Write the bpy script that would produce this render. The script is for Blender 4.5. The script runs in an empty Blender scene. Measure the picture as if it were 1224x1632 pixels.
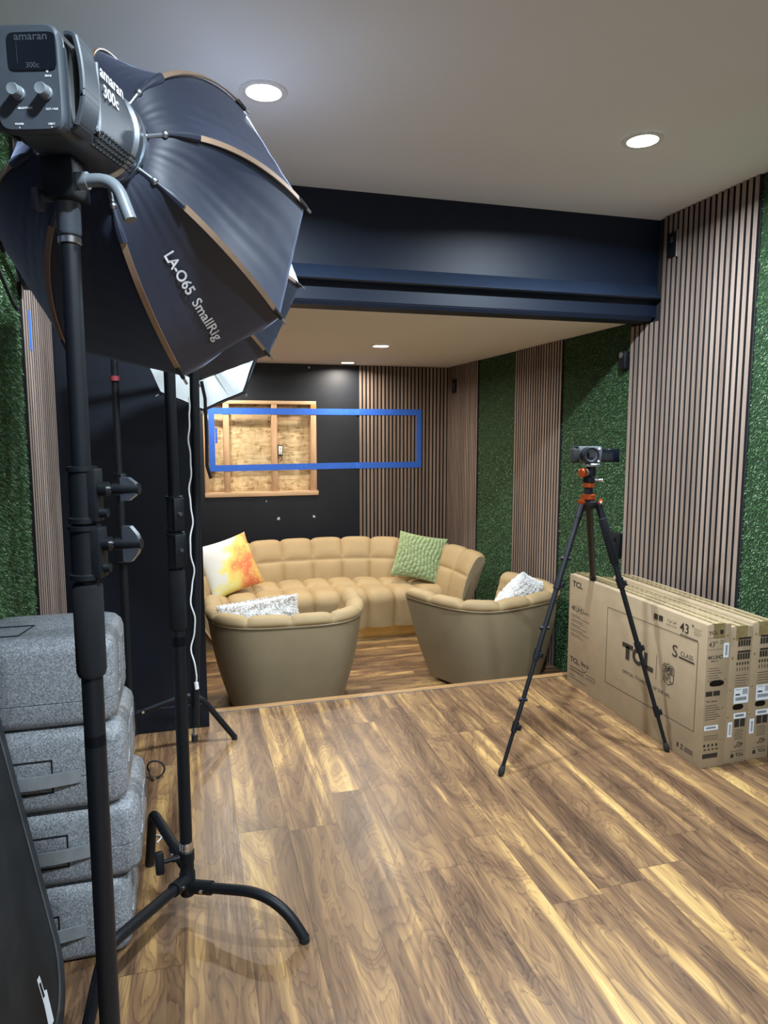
import bpy, bmesh, math, random
import numpy as np
from mathutils import Vector, Matrix
random.seed(7); rng = np.random.default_rng(11)
S = bpy.context.scene
COL = S.collection
PI = math.pi
def V(*a): return Vector(a)

# ------------------------------------------------------------------ materials
def _mat(name):
    m = bpy.data.materials.new(name); m.use_nodes = True
    nt = m.node_tree; b = nt.nodes['Principled BSDF']
    return m, nt, b
def nd(nt, typ, **k):
    n = nt.nodes.new(typ)
    for a, v in k.items():
        if a.startswith('i_'):
            key = a[2:]
            n.inputs[int(key) if key.isdigit() else key].default_value = v
        else: setattr(n, a, v)
    return n
def lk(nt, a, b): nt.links.new(a, b)
def math_n(nt, op, a, b=None, c=None):
    n = nd(nt, 'ShaderNodeMath', operation=op)
    for i, x in enumerate((a, b, c)):
        if x is None: continue
        if isinstance(x, (int, float)): n.inputs[i].default_value = x
        else: lk(nt, x, n.inputs[i])
    return n.outputs[0]
def ramp(nt, fac, stops):
    r = nd(nt, 'ShaderNodeValToRGB'); e = r.color_ramp.elements
    while len(e) < len(stops): e.new(0.5)
    for x, (p, c) in zip(e, stops): x.position = p; x.color = (*c, 1)
    lk(nt, fac, r.inputs[0]); return r.outputs[0]
def mixc(nt, fac, a, b, mode='MIX'):
    n = nd(nt, 'ShaderNodeMix', data_type='RGBA', blend_type=mode)
    for i, x in ((0, fac), (6, a), (7, b)):
        if isinstance(x, (int, float)): n.inputs[i].default_value = x
        elif isinstance(x, tuple): n.inputs[i].default_value = (*x, 1)
        else: lk(nt, x, n.inputs[i])
    return n.outputs[2]
def objcoord(nt, scale=(1, 1, 1), loc=(0, 0, 0)):
    t = nd(nt, 'ShaderNodeTexCoord'); mp = nd(nt, 'ShaderNodeMapping')
    mp.inputs['Scale'].default_value = scale; mp.inputs['Location'].default_value = loc
    lk(nt, t.outputs['Object'], mp.inputs[0]); return mp.outputs[0]
def noise(nt, vec, scale, detail=3, rough=.5, dist=0):
    n = nd(nt, 'ShaderNodeTexNoise'); n.inputs['Scale'].default_value = scale
    n.inputs['Detail'].default_value = detail; n.inputs['Roughness'].default_value = rough
    n.inputs['Distortion'].default_value = dist
    if vec is not None: lk(nt, vec, n.inputs['Vector'])
    return n.outputs['Fac']
def bump(nt, b, h, strength=.3, dist=.01):
    n = nd(nt, 'ShaderNodeBump'); n.inputs['Strength'].default_value = strength
    n.inputs['Distance'].default_value = dist
    lk(nt, h, n.inputs['Height']); lk(nt, n.outputs[0], b.inputs['Normal'])
def plain(name, col, rough=.5, metal=0, var=.12, nscale=30, bmp=0, sheen=0, spec=None, coat=0):
    """one colour with a little procedural variation"""
    m, nt, b = _mat(name)
    vec = objcoord(nt)
    f = noise(nt, vec, nscale, 4, .6)
    lo = tuple(c*(1-var) for c in col); hi = tuple(min(1, c*(1+var)) for c in col)
    lk(nt, ramp(nt, f, [(.3, lo), (.7, hi)]), b.inputs['Base Color'])
    b.inputs['Roughness'].default_value = rough; b.inputs['Metallic'].default_value = metal
    if sheen:
        b.inputs['Sheen Weight'].default_value = sheen; b.inputs['Sheen Roughness'].default_value = .4
        mx = max(col); b.inputs['Sheen Tint'].default_value = (*[min(1, .25+.75*c/mx) if mx < .1 else min(1, c*1.6) for c in col], 1)
    if spec is not None: b.inputs['Specular IOR Level'].default_value = spec
    if coat: b.inputs['Coat Weight'].default_value = coat
    if bmp: bump(nt, b, f, bmp, .004)
    return m

def wood_floor(name, along='Y', w=.185, L=1.22, off=0.0):
    m, nt, b = _mat(name)
    t = nd(nt, 'ShaderNodeTexCoord'); sp = nd(nt, 'ShaderNodeSeparateXYZ'); lk(nt, t.outputs['Object'], sp.inputs[0])
    X, Y = (sp.outputs[0], sp.outputs[1]) if along == 'Y' else (sp.outputs[1], sp.outputs[0])
    u = math_n(nt, 'DIVIDE', math_n(nt, 'ADD', X, off), w)
    row = math_n(nt, 'FLOOR', u)
    wn = nd(nt, 'ShaderNodeTexWhiteNoise', noise_dimensions='1D'); lk(nt, math_n(nt, 'ADD', row, 17.3), wn.inputs['W'])
    v = math_n(nt, 'ADD', math_n(nt, 'DIVIDE', Y, L), wn.outputs['Value'])
    idn = math_n(nt, 'FLOOR', v)
    cmb = nd(nt, 'ShaderNodeCombineXYZ'); lk(nt, row, cmb.inputs[0]); lk(nt, idn, cmb.inputs[1])
    w2 = nd(nt, 'ShaderNodeTexWhiteNoise', noise_dimensions='2D'); lk(nt, cmb.outputs[0], w2.inputs['Vector'])
    rs = nd(nt, 'ShaderNodeSeparateColor'); lk(nt, w2.outputs['Color'], rs.inputs[0])
    # per plank coordinates with a random shift
    px = math_n(nt, 'ADD', X, math_n(nt, 'MULTIPLY', rs.outputs[0], 37.0))
    py = math_n(nt, 'ADD', Y, math_n(nt, 'MULTIPLY', rs.outputs[1], 53.0))
    c1 = nd(nt, 'ShaderNodeCombineXYZ'); lk(nt, px, c1.inputs[0]); lk(nt, math_n(nt, 'MULTIPLY', py, .23), c1.inputs[1])
    big = noise(nt, c1.outputs[0], 6.5, 2.5, .5, .8)           # flowing figure
    c3 = nd(nt, 'ShaderNodeCombineXYZ'); lk(nt, px, c3.inputs[0]); lk(nt, math_n(nt, 'MULTIPLY', py, .055), c3.inputs[1])
    sap = noise(nt, c3.outputs[0], 8.5, 3, .6, .35)            # long pale streaks
    dark = noise(nt, c3.outputs[0], 14.0, 3, .55, .5)
    c2 = nd(nt, 'ShaderNodeCombineXYZ'); lk(nt, px, c2.inputs[0]); lk(nt, math_n(nt, 'MULTIPLY', py, .045), c2.inputs[1])
    fine = noise(nt, c2.outputs[0], 120, 3, .65, .1)
    ph = math_n(nt, 'ADD', math_n(nt, 'MULTIPLY', big, 24.0), math_n(nt, 'MULTIPLY', fine, .75))
    rg = math_n(nt, 'FRACT', ph)                                # growth ring lines: slow rise, sharp dark edge
    rg = math_n(nt, 'POWER', rg, 4.0)
    broad = math_n(nt, 'SINE', math_n(nt, 'MULTIPLY', big, 22.0))
    fac = math_n(nt, 'MULTIPLY_ADD', rg, -.20, .43)
    fac = math_n(nt, 'ADD', fac, math_n(nt, 'MULTIPLY', broad, .09))
    fac = math_n(nt, 'ADD', fac, math_n(nt, 'MULTIPLY', math_n(nt, 'SUBTRACT', fine, .5), .42))
    sp2 = nd(nt, 'ShaderNodeMapRange', interpolation_type='SMOOTHSTEP'); lk(nt, sap, sp2.inputs[0])
    sp2.inputs[1].default_value = .50; sp2.inputs[2].default_value = .63; sp2.inputs[3].default_value = 0; sp2.inputs[4].default_value = .27
    fac = math_n(nt, 'ADD', fac, sp2.outputs[0])
    fac = math_n(nt, 'ADD', fac, math_n(nt, 'MULTIPLY', math_n(nt, 'SUBTRACT', dark, .5), .75))
    fac = math_n(nt, 'ADD', fac, math_n(nt, 'MULTIPLY', math_n(nt, 'SUBTRACT', rs.outputs[2], .5), .14))
    col = ramp(nt, fac, [(0.0, (.040, .021, .012)), (.20, (.085, .045, .024)), (.40, (.150, .083, .041)),
                         (.58, (.240, .138, .060)), (.76, (.40, .245, .090)), (1.0, (.56, .375, .145))])
    fu = math_n(nt, 'FRACT', u); fv = math_n(nt, 'FRACT', v)
    du = math_n(nt, 'MULTIPLY', math_n(nt, 'MINIMUM', fu, math_n(nt, 'SUBTRACT', 1.0, fu)), w)
    dv = math_n(nt, 'MULTIPLY', math_n(nt, 'MINIMUM', fv, math_n(nt, 'SUBTRACT', 1.0, fv)), L)
    d = math_n(nt, 'MINIMUM', du, dv)
    gap = math_n(nt, 'LESS_THAN', d, .0011)
    lk(nt, mixc(nt, math_n(nt, 'MULTIPLY', gap, .75), col, (.05, .025, .012)), b.inputs['Base Color'])
    b.inputs['Roughness'].default_value = .36
    lk(nt, ramp(nt, fine, [(.3, (.30,)*3), (.7, (.44,)*3)]), b.inputs['Roughness'])
    h = math_n(nt, 'SUBTRACT', math_n(nt, 'MULTIPLY', fine, .25), gap)
    bump(nt, b, h, .18, .002)
    return m
def wood_plain(name, dark, light, scale=(30, 30, 2.2), rough=.5, island=.0):
    m, nt, b = _mat(name)
    vec = objcoord(nt, scale)
    f = noise(nt, vec, 1.6, 5, .62, .5)
    g = nd(nt, 'ShaderNodeNewGeometry')
    f = math_n(nt, 'ADD', f, math_n(nt, 'MULTIPLY', math_n(nt, 'SUBTRACT', g.outputs['Random Per Island'], .5), island))
    lk(nt, ramp(nt, f, [(.25, dark), (.75, light)]), b.inputs['Base Color'])
    b.inputs['Roughness'].default_value = rough
    bump(nt, b, f, .12, .002)
    return m
def grass_mat(name):
    m, nt, b = _mat(name)
    g = nd(nt, 'ShaderNodeNewGeometry')
    lk(nt, ramp(nt, g.outputs['Random Per Island'], [(0, (.022, .070, .020)), (.5, (.050, .140, .040)), (.85, (.11, .235, .08)), (1, (.30, .42, .22))]), b.inputs['Base Color'])
    b.inputs['Roughness'].default_value = .38
    return m
def osb_mat(name):
    m, nt, b = _mat(name)
    cols = []
    for i, (sc, ro) in enumerate((((16, 10, 44), .55), ((48, 24, 18), -.35))):
        t = nd(nt, 'ShaderNodeTexCoord'); mp = nd(nt, 'ShaderNodeMapping')
        mp.inputs['Rotation'].default_value = (0, ro, 0); mp.inputs['Scale'].default_value = (sc[0]*.6, 1, sc[2])
        lk(nt, t.outputs['Object'], mp.inputs[0])
        nz = nd(nt, 'ShaderNodeTexNoise'); nz.inputs['Scale'].default_value = .8; lk(nt, mp.outputs[0], nz.inputs['Vector'])
        vo = nd(nt, 'ShaderNodeTexVoronoi'); vo.inputs['Scale'].default_value = 1.6
        lk(nt, mixc(nt, .25, mp.outputs[0], nz.outputs['Color']), vo.inputs['Vector'])
        sc_ = nd(nt, 'ShaderNodeSeparateColor'); lk(nt, vo.outputs['Color'], sc_.inputs[0])
        cols.append(sc_.outputs[0])
    f = math_n(nt, 'MULTIPLY_ADD', cols[0], .6, math_n(nt, 'MULTIPLY', cols[1], .4))
    fn = noise(nt, objcoord(nt, (20, 20, 70)), 1.5, 4, .6)
    f = math_n(nt, 'ADD', f, math_n(nt, 'MULTIPLY', math_n(nt, 'SUBTRACT', fn, .5), .5))
    lk(nt, ramp(nt, f, [(.05, (.30, .19, .085)), (.3, (.56, .41, .21)), (.6, (.68, .52, .30)), (.95, (.78, .64, .40))]), b.inputs['Base Color'])
    b.inputs['Roughness'].default_value = .6; bump(nt, b, f, .25, .003)
    return m
def black_wall(name):
    m, nt, b = _mat(name)
    vec = objcoord(nt)
    vo = nd(nt, 'ShaderNodeTexVoronoi'); vo.inputs['Scale'].default_value = 8; lk(nt, vec, vo.inputs['Vector'])
    nz = noise(nt, vec, 9, 2, .5)
    thr = math_n(nt, 'MULTIPLY', math_n(nt, 'SUBTRACT', nz, .50), .85)
    fl = math_n(nt, 'LESS_THAN', vo.outputs['Distance'], thr)
    sm = noise(nt, vec, 3, 4, .6)
    base = ramp(nt, sm, [(.3, (.006, .008, .014)), (.75, (.010, .013, .020))])
    lk(nt, mixc(nt, fl, base, (.55, .55, .55)), b.inputs['Base Color'])
    b.inputs['Roughness'].default_value = .5
    return m
def speckle_foam(name):
    m, nt, b = _mat(name)
    vec = objcoord(nt)
    vo = nd(nt, 'ShaderNodeTexVoronoi'); vo.inputs['Scale'].default_value = 330; lk(nt, vec, vo.inputs['Vector'])
    s = nd(nt, 'ShaderNodeSeparateColor'); lk(nt, vo.outputs['Color'], s.inputs[0])
    lk(nt, ramp(nt, s.outputs[0], [(0, (.12, .132, .145)), (.5, (.205, .222, .24)), (1, (.33, .35, .375))]), b.inputs['Base Color'])
    b.inputs['Roughness'].default_value = .42; bump(nt, b, vo.outputs['Distance'], .25, .002)
    return m
def cushion_print(name):
    m, nt, b = _mat(name)
    vec = objcoord(nt)
    wob = nd(nt, 'ShaderNodeTexNoise'); wob.inputs['Scale'].default_value = 7; wob.inputs['Detail'].default_value = 4; lk(nt, vec, wob.inputs['Vector'])
    sp = nd(nt, 'ShaderNodeSeparateXYZ'); lk(nt, vec, sp.inputs[0])
    f = math_n(nt, 'ADD', math_n(nt, 'MULTIPLY', sp.outputs[0], 1.9), math_n(nt, 'MULTIPLY', sp.outputs[1], -.55))
    f = math_n(nt, 'ADD', math_n(nt, 'ADD', f, .43), math_n(nt, 'MULTIPLY', math_n(nt, 'SUBTRACT', wob.outputs['Fac'], .5), .95))
    col = ramp(nt, f, [(.0, (.62, .63, .62)), (.32, (.62, .63, .58)), (.44, (.70, .64, .18)), (.56, (.74, .46, .12)), (.68, (.68, .22, .08)), (.80, (.60, .14, .06)), (.92, (.62, .36, .10)), (1, (.45, .26, .08))])
    top = math_n(nt, 'GREATER_THAN', math_n(nt, 'ADD', sp.outputs[1], math_n(nt, 'MULTIPLY', wob.outputs['Fac'], .12)), .215)
    spk = noise(nt, vec, 85, 2, .5)
    spot = math_n(nt, 'MULTIPLY', math_n(nt, 'GREATER_THAN', spk, .62), math_n(nt, 'GREATER_THAN', f, .5))
    col = mixc(nt, math_n(nt, 'MULTIPLY', spot, .55), col, (.80, .62, .22))
    gr = math_n(nt, 'LESS_THAN', math_n(nt, 'ADD', sp.outputs[1], math_n(nt, 'MULTIPLY', wob.outputs['Fac'], .22)), -.06)
    gr = math_n(nt, 'MULTIPLY', gr, math_n(nt, 'LESS_THAN', f, .5))
    col = mixc(nt, math_n(nt, 'MULTIPLY', gr, .8), col, (.36, .46, .10))
    lk(nt, mixc(nt, math_n(nt, 'MULTIPLY', top, .9), col, (.62, .63, .64)), b.inputs['Base Color'])
    b.inputs['Roughness'].default_value = .85
    return m
def emit(name, col, st):
    m, nt, b = _mat(name)
    b.inputs['Base Color'].default_value = (*col, 1)
    b.inputs['Emission Color'].default_value = (*col, 1); b.inputs['Emission Strength'].default_value = st
    return m
def plaster(name, col):
    m, nt, b = _mat(name)
    vec = objcoord(nt); f = noise(nt, vec, 60, 5, .6); g = noise(nt, vec, 1.2, 2, .5)
    lk(nt, ramp(nt, g, [(.3, tuple(c*.97 for c in col)), (.7, col)]), b.inputs['Base Color'])
    b.inputs['Roughness'].default_value = .75; bump(nt, b, f, .08, .003)
    return m

M = {}
M['floor'] = wood_floor('wood_planks', 'Y', .185, 1.22, .06)
M['floor2'] = wood_floor('wood_planks_lounge', 'X', .185, 1.22, .03)
M['nosing'] = wood_plain('nosing_wood', (.19, .10, .045), (.46, .27, .115), (3, 40, 40), .4)
M['ceil'] = plaster('ceiling_paint', (.80, .82, .86))
M['ceil2'] = plaster('lounge_ceiling_paint', (.80, .76, .70))
M['wallpaint'] = plaster('rear_wall_paint', (.70, .70, .70))
M['black'] = black_wall('black_wall_paint')
M['navy'] = plain('black_satin_paint', (.0042, .0088, .021), .5, var=.1, nscale=4, spec=.3)
M['blackpaint'] = plain('matte_black_paint', (.0035, .0055, .011), .5, var=.1, nscale=4, spec=.3)
M['ledge'] = plain('black_paint_lit', (.010, .018, .036), .36, var=.1, nscale=4)  # same black paint, lightened in colour where the sloped ledge catches light
M['felt'] = plain('black_felt', (.010, .010, .011), .95)
M['slat'] = wood_plain('walnut_slat', (.175, .125, .100), (.325, .245, .200), (60, 60, 1.6), .5, .35)
M['grass'] = grass_mat('turf_blade')
M['turfback'] = plain('turf_backing', (.010, .030, .009), .9, var=.4, nscale=200)
M['pine'] = wood_plain('pine_stud', (.47, .28, .15), (.70, .47, .29), (25, 25, 2), .6)
M['pineh'] = wood_plain('pine_plate', (.50, .31, .17), (.72, .50, .32), (2, 25, 25), .6)
M['osb'] = osb_mat('strand_board')
M['tape'] = plain('blue_masking_tape', (.025, .13, .62), .6, var=.1, nscale=40)
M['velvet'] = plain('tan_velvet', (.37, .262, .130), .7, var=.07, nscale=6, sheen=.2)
M['velvet_shade'] = plain('tan_velvet_shaded', (.225, .172, .098), .65, var=.07, nscale=5, sheen=.15)  # same tan velvet, darkened: shade on the outer backs put into the colour
M['gold'] = plain('brushed_brass', (.62, .44, .18), .28, 1, .1, 12)
M['green'] = plain('sage_plush', (.26, .33, .17), .9, var=.22, nscale=45, sheen=.5)
M['fur'] = plain('white_fur', (.86, .85, .83), .95, var=.05, nscale=70)
M['furbrown'] = plain('brown_fur', (.50, .41, .31), .95, var=.3, nscale=60, bmp=.5)
M['print'] = cushion_print('painted_cushion')
M['card'] = plain('cardboard', (.335, .245, .148), .75, var=.06, nscale=14)
M['holeshade'] = plain('hand_hole_shade', (.010, .007, .005), .9, spec=.1)  # near-black colour stands for the shade inside the hand holes
M['ink'] = plain('dark_ink', (.026, .019, .014), .7)
M['packtape'] = plain('packing_tape', (.27, .20, .09), .15, var=.2, nscale=25, coat=.5)
M['paper'] = plain('label_paper', (.74, .78, .82), .6, var=.03)
M['metalblk'] = plain('black_powder_coat', (.0045, .006, .0085), .48, var=.15, nscale=60, spec=.3)
M['foamblk'] = plain('black_foam', (.005, .006, .008), .9, spec=.3)
M['plastic'] = plain('dark_grey_plastic', (.045, .055, .068), .45, var=.08, nscale=40)
M['plastic2'] = plain('mid_grey_plastic', (.15, .175, .195), .40, var=.08, nscale=40)
M['screen'] = plain('black_glass', (.004, .006, .010), .12)
M['chrome'] = plain('polished_steel', (.75, .76, .78), .22, 1)
M['alu'] = plain('satin_aluminium', (.42, .46, .50), .35, 1)
M['sbox'] = plain('softbox_cloth', (.0155, .0205, .037), .50, var=.08, nscale=5, sheen=.42, spec=.45)
M['copper'] = plain('copper_rib', (.34, .235, .16), .4, .4, .1, 20)
M['white'] = plain('white_print', (.80, .82, .84), .6, var=.02)
M['dimprint'] = plain('faint_print', (.045, .055, .065), .5, var=.02)
M['diff'] = plain('white_diffuser', (.80, .84, .84), .7, var=.05, nscale=14)
M['foamgrey'] = speckle_foam('grey_foam')
M['greyplast'] = plain('grey_handle', (.20, .22, .23), .4)
M['casedark'] = plain('worn_black_case', (.011, .013, .015), .55, var=.4, nscale=8, spec=.25)
M['caseedge'] = plain('case_edge_band', (.024, .028, .032), .5, var=.2, nscale=10, spec=.25)  # border band a little lighter than the case face
M['caseline'] = plain('pale_edge_line', (.065, .074, .08), .5, var=.25, nscale=20)  # paler line along the inside of the border band
M['orange'] = plain('orange_anodised', (.40, .065, .014), .3, .5)
M['camgrey'] = plain('camera_grey', (.075, .085, .095), .4, var=.06)
M['cord'] = plain('white_cord', (.72, .72, .72), .5)
M['rubber'] = plain('black_rubber', (.010, .010, .010), .8)
M['lens'] = plain('lens_glass', (.004, .004, .008), .04, coat=1)
M['lampf'] = emit('cool_lamp', (.90, .96, 1.0), 22)
M['lampb'] = emit('warm_lamp', (1.0, .95, .86), 14)
M['trimwhite'] = plain('white_trim', (.75, .75, .74), .4)
M['red'] = plain('red_tape', (.20, .02, .03), .6)

# ------------------------------------------------------------------ mesh builder
W = {}
class MB:
    def __init__(s): s.v = []; s.f = []; s.m = []; s.n = 0
    def add(s, verts, faces, mi=0):
        verts = [tuple(p) for p in verts]
        s.v += verts; o = s.n
        s.f += [tuple(i+o for i in f) for f in faces]; s.m += [mi]*len(faces); s.n += len(verts); return s
    def box(s, lo, hi, mi=0, bev=0, mat=None, seg=2):
        bm = bmesh.new(); bmesh.ops.create_cube(bm, size=1)
        lo = Vector(lo); hi = Vector(hi)
        for v in bm.verts: v.co = Vector([lo[i]+(v.co[i]+.5)*(hi[i]-lo[i]) for i in range(3)])
        if bev: bmesh.ops.bevel(bm, geom=bm.edges[:], offset=bev, segments=seg, affect='EDGES', profile=.5)
        bm.verts.index_update()
        vs = [(mat @ v.co) if mat else v.co.copy() for v in bm.verts]
        fs = [[v.index for v in f.verts] for f in bm.faces]; bm.free()
        return s.add(vs, fs, mi)
    def tube(s, pts, r, n=12, mi=0, caps=True, flat=None):
        pts = [Vector(p) for p in pts]; k = len(pts)
        rs = r if isinstance(r, (list, tuple)) else [r]*k
        tan = [(pts[min(i+1, k-1)]-pts[max(i-1, 0)]).normalized() for i in range(k)]
        a = V(0, 0, 1) if abs(tan[0].z) < .9 else V(1, 0, 0)
        e = (a - tan[0]*a.dot(tan[0])).normalized()
        vs = []; fs = []
        for i in range(k):
            e = (e - tan[i]*e.dot(tan[i])).normalized(); g = tan[i].cross(e)
            for j in range(n):
                t = 2*PI*j/n
                vs.append(pts[i] + (e*math.cos(t) + g*math.sin(t)*(flat or 1))*rs[i])
        for i in range(k-1):
            for j in range(n):
                fs.append((i*n+j, i*n+(j+1) % n, (i+1)*n+(j+1) % n, (i+1)*n+j))
        if caps: fs += [tuple(range(n))[::-1], tuple((k-1)*n+j for j in range(n))]
        return s.add(vs, fs, mi)
    def cyl(s, p0, p1, r0, r1=None, n=20, mi=0): return s.tube([p0, p1], [r0, r0 if r1 is None else r1], n, mi)
    def lathe(s, prof, mat, n=28, mi=0, caps=True):
        vs = []; fs = []
        for (r, z) in prof:
            for j in range(n):
                t = 2*PI*j/n; vs.append(mat @ V(r*math.cos(t), r*math.sin(t), z))
        for i in range(len(prof)-1):
            for j in range(n): fs.append((i*n+j, i*n+(j+1) % n, (i+1)*n+(j+1) % n, (i+1)*n+j))
        if caps: fs += [tuple(range(n))[::-1], tuple((len(prof)-1)*n+j for j in range(n))]
        return s.add(vs, fs, mi)
    def grid(s, P, mi=0, closed_u=False, flip=False):
        nu, nv = len(P), len(P[0]); vs = [p for r in P for p in r]; fs = []
        for i in range(nu if closed_u else nu-1):
            for j in range(nv-1):
                q = (i*nv+j, ((i+1) % nu)*nv+j, ((i+1) % nu)*nv+j+1, i*nv+j+1)
                fs.append(q[::-1] if flip else q)
        return s.add(vs, fs, mi)
    def prism(s, poly, d, mat, mi=0):
        n = len(poly)
        vs = [mat @ V(x, y, 0) for x, y in poly] + [mat @ V(x, y, d) for x, y in poly]
        fs = [tuple(range(n))[::-1], tuple(range(n, 2*n))] + [(i, (i+1) % n, n+(i+1) % n, n+i) for i in range(n)]
        return s.add(vs, fs, mi)
    def ball(s, c, r, n=14, mi=0, sc=(1, 1, 1)):
        vs = []; fs = []; c = Vector(c); k = n//2
        for i in range(k+1):
            p = PI*i/k
            for j in range(n):
                t = 2*PI*j/n
                vs.append(c+V(r*sc[0]*math.sin(p)*math.cos(t), r*sc[1]*math.sin(p)*math.sin(t), r*sc[2]*math.cos(p)))
        for i in range(k):
            for j in range(n): fs.append((i*n+j, (i+1)*n+j, (i+1)*n+(j+1) % n, i*n+(j+1) % n))
        return s.add(vs, fs, mi)
    def pieces(s):
        """split loose islands that lie far apart into meshes of their own"""
        n = len(s.v); par = list(range(n))
        def find(i):
            while par[i] != i: par[i] = par[par[i]]; i = par[i]
            return i
        for f in s.f:
            for i in f[1:]: par[find(i)] = find(f[0])
        isl = {}
        for i in range(n): isl.setdefault(find(i), []).append(i)
        keys = list(isl); v = np.array(s.v)
        lo = np.array([v[isl[k]].min(0) for k in keys]); hi = np.array([v[isl[k]].max(0) for k in keys]); sz = (hi-lo).max(1)
        gap = np.sqrt((np.maximum(0, np.maximum(lo[:, None]-hi[None], lo[None]-hi[:, None]))**2).sum(2))
        near = gap <= np.maximum(.0195, .49*np.maximum(sz[:, None], sz[None]))
        grp = list(range(len(keys)))
        def fg(i):
            while grp[i] != i: i = grp[i]
            return i
        for a, b in zip(*np.nonzero(np.triu(near, 1))): grp[fg(int(a))] = fg(int(b))
        idx = {k: i for i, k in enumerate(keys)}; out = {}
        for f in s.f:
            m = out.setdefault(fg(idx[find(f[0])]), MB()); m.add([s.v[i] for i in f], [tuple(range(len(f)))])
        return list(out.values())
    def text(s, string, size, fn, mi=0, bold=0, align='LEFT', space=1.0, wscale=1.0):
        c = bpy.data.curves.new('t', 'FONT'); c.body = string; c.size = size; c.align_x = align
        c.offset = bold*size; c.resolution_u = 3; c.space_character = space
        o = bpy.data.objects.new('t', c); COL.objects.link(o)
        dg = bpy.context.evaluated_depsgraph_get(); me = bpy.data.meshes.new_from_object(o.evaluated_get(dg))
        vs = [fn(v.co.x*wscale, v.co.y) for v in me.vertices]; fs = [tuple(p.vertices) for p in me.polygons]
        bpy.data.objects.remove(o); bpy.data.curves.remove(c); bpy.data.meshes.remove(me)
        return s.add(vs, fs, mi)
    def rect(s, fn, x0, y0, x1, y1, mi=0):
        return s.add([fn(x0, y0), fn(x1, y0), fn(x1, y1), fn(x0, y1)], [(0, 1, 2, 3)], mi)
    def line(s, fn, p, q, w, mi=0):
        d = Vector((q[0]-p[0], q[1]-p[1])).normalized()*w/2; nx, ny = -d.y, d.x
        return s.add([fn(p[0]+nx, p[1]+ny), fn(p[0]-nx, p[1]-ny), fn(q[0]-nx, q[1]-ny), fn(q[0]+nx, q[1]+ny)], [(0, 1, 2, 3)], mi)
    def build(s, name, mats, parent=None, smooth=38, local=False, origin=None, kind=None):
        me = bpy.data.meshes.new(name)
        if not isinstance(mats, (list, tuple)): mats = [mats]
        v = np.array([tuple(p) for p in s.v], dtype=float)
        o = bpy.data.objects.new(name, me); COL.objects.link(o)
        if parent is not None:
            if not local:
                Mi = np.array(W[parent.name].inverted()); v = v @ Mi[:3, :3].T + Mi[:3, 3]
            o.parent = parent; W[o.name] = W[parent.name]
        else:
            if origin is None:
                origin = ((v[:, 0].min()+v[:, 0].max())/2, (v[:, 1].min()+v[:, 1].max())/2, v[:, 2].min())
            v = v - np.array(origin); o.location = origin; W[o.name] = Matrix.Translation(origin)
        me.from_pydata(v.tolist(), [], s.f)
        for mt in mats: me.materials.append(M[mt] if isinstance(mt, str) else mt)
        me.polygons.foreach_set('material_index', s.m)
        if smooth:
            me.shade_smooth(); me.set_sharp_from_angle(angle=math.radians(smooth))
        me.update()
        if kind: o['kind'] = kind
        return o
def tag(o, label, cat, group=None):
    o['label'] = label; o['category'] = cat
    if group: o['group'] = group
    return o
def thing(name, label, cat, loc=(0, 0, 0), rz=0, group=None):
    o = bpy.data.objects.new(name, None); COL.objects.link(o); o.empty_display_size = .05
    o.location = loc; o.rotation_euler = (0, 0, rz)
    W[o.name] = Matrix.Translation(loc) @ Matrix.Rotation(rz, 4, 'Z')
    return tag(o, label, cat, group)
def frame(o, a, up=V(0, 0, 1)):
    a = Vector(a).normalized(); e1 = up.cross(a)
    if e1.length < 1e-4: e1 = V(1, 0, 0)
    e1.normalize(); e2 = a.cross(e1)
    m = Matrix((e1, e2, a)).transposed().to_4x4(); m.translation = Vector(o); return m
def arc_pts(p, n=8):
    """round the corners of a polyline with a radius: p = [(point, radius)]"""
    out = [Vector(p[0][0])]
    for i in range(1, len(p)-1):
        a, b, c = Vector(p[i-1][0]), Vector(p[i][0]), Vector(p[i+1][0]); r = p[i][1]
        u = (a-b); v = (c-b); r = min(r, u.length*.9, v.length*.9)
        s, e = b+u.normalized()*r, b+v.normalized()*r
        for k in range(n+1):
            t = k/n; out.append(s*(1-t)**2 + b*2*t*(1-t) + e*t*t)
    out.append(Vector(p[-1][0])); return out

# ------------------------------------------------------------------ dimensions of the room
XL, XR = -.60, 2.59          # side walls
YP = 3.665                   # platform edge
YB = 6.767                   # back wall
YF = -1.6                    # wall behind the camera
ZC, ZC2, ZL = 2.66, 2.13, -.27
YH = 3.476                   # face of the header

def struct(name, mb, mats, smooth=0): return mb.build(name, mats, None, smooth, origin=(0, 0, 0), kind='structure')
struct('floor', MB().box((XL, YF, -.27), (XR, YP-.055, 0)), 'floor')
struct('trim_1', MB().box((XL, YP-.055, -.26), (XR, YP, .002), bev=.004), 'nosing')
struct('trim_2', MB().box((XL, YP-.0575, 0), (XR, YP-.0545, .0035)), 'alu')
struct('floor_lounge', MB().box((XL, YP-.06, ZL-.1), (XR, YB, ZL)), 'floor2')
struct('ceiling', MB().box((XL, YF, ZC), (XR, YH, ZC+.1)), 'ceil')
struct('ceiling_lounge', MB().box((XL, YH+.1, ZC2), (XR, YB, ZC2+.1)), 'ceil2')
struct('wall_left', MB().box((XL-.1, YF, ZL), (XL, YB, ZC)), 'navy')
struct('wall_right', MB().box((XR, YF, ZL), (XR+.1, YB, ZC)), 'felt')
struct('wall_front', MB().box((XL-.1, YF-.1, ZL), (XR+.1, YF, ZC+.1)), 'wallpaint')
OX0, OX1, OZ0, OZ1 = .12, 1.205, .850, 1.775   # opening cut in the back wall
wb = MB()
wb.box((XL-.1, YB, ZL), (OX0, YB+.13, ZC2+.1)).box((OX1, YB, ZL), (XR+.1, YB+.13, ZC2+.1))
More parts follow.
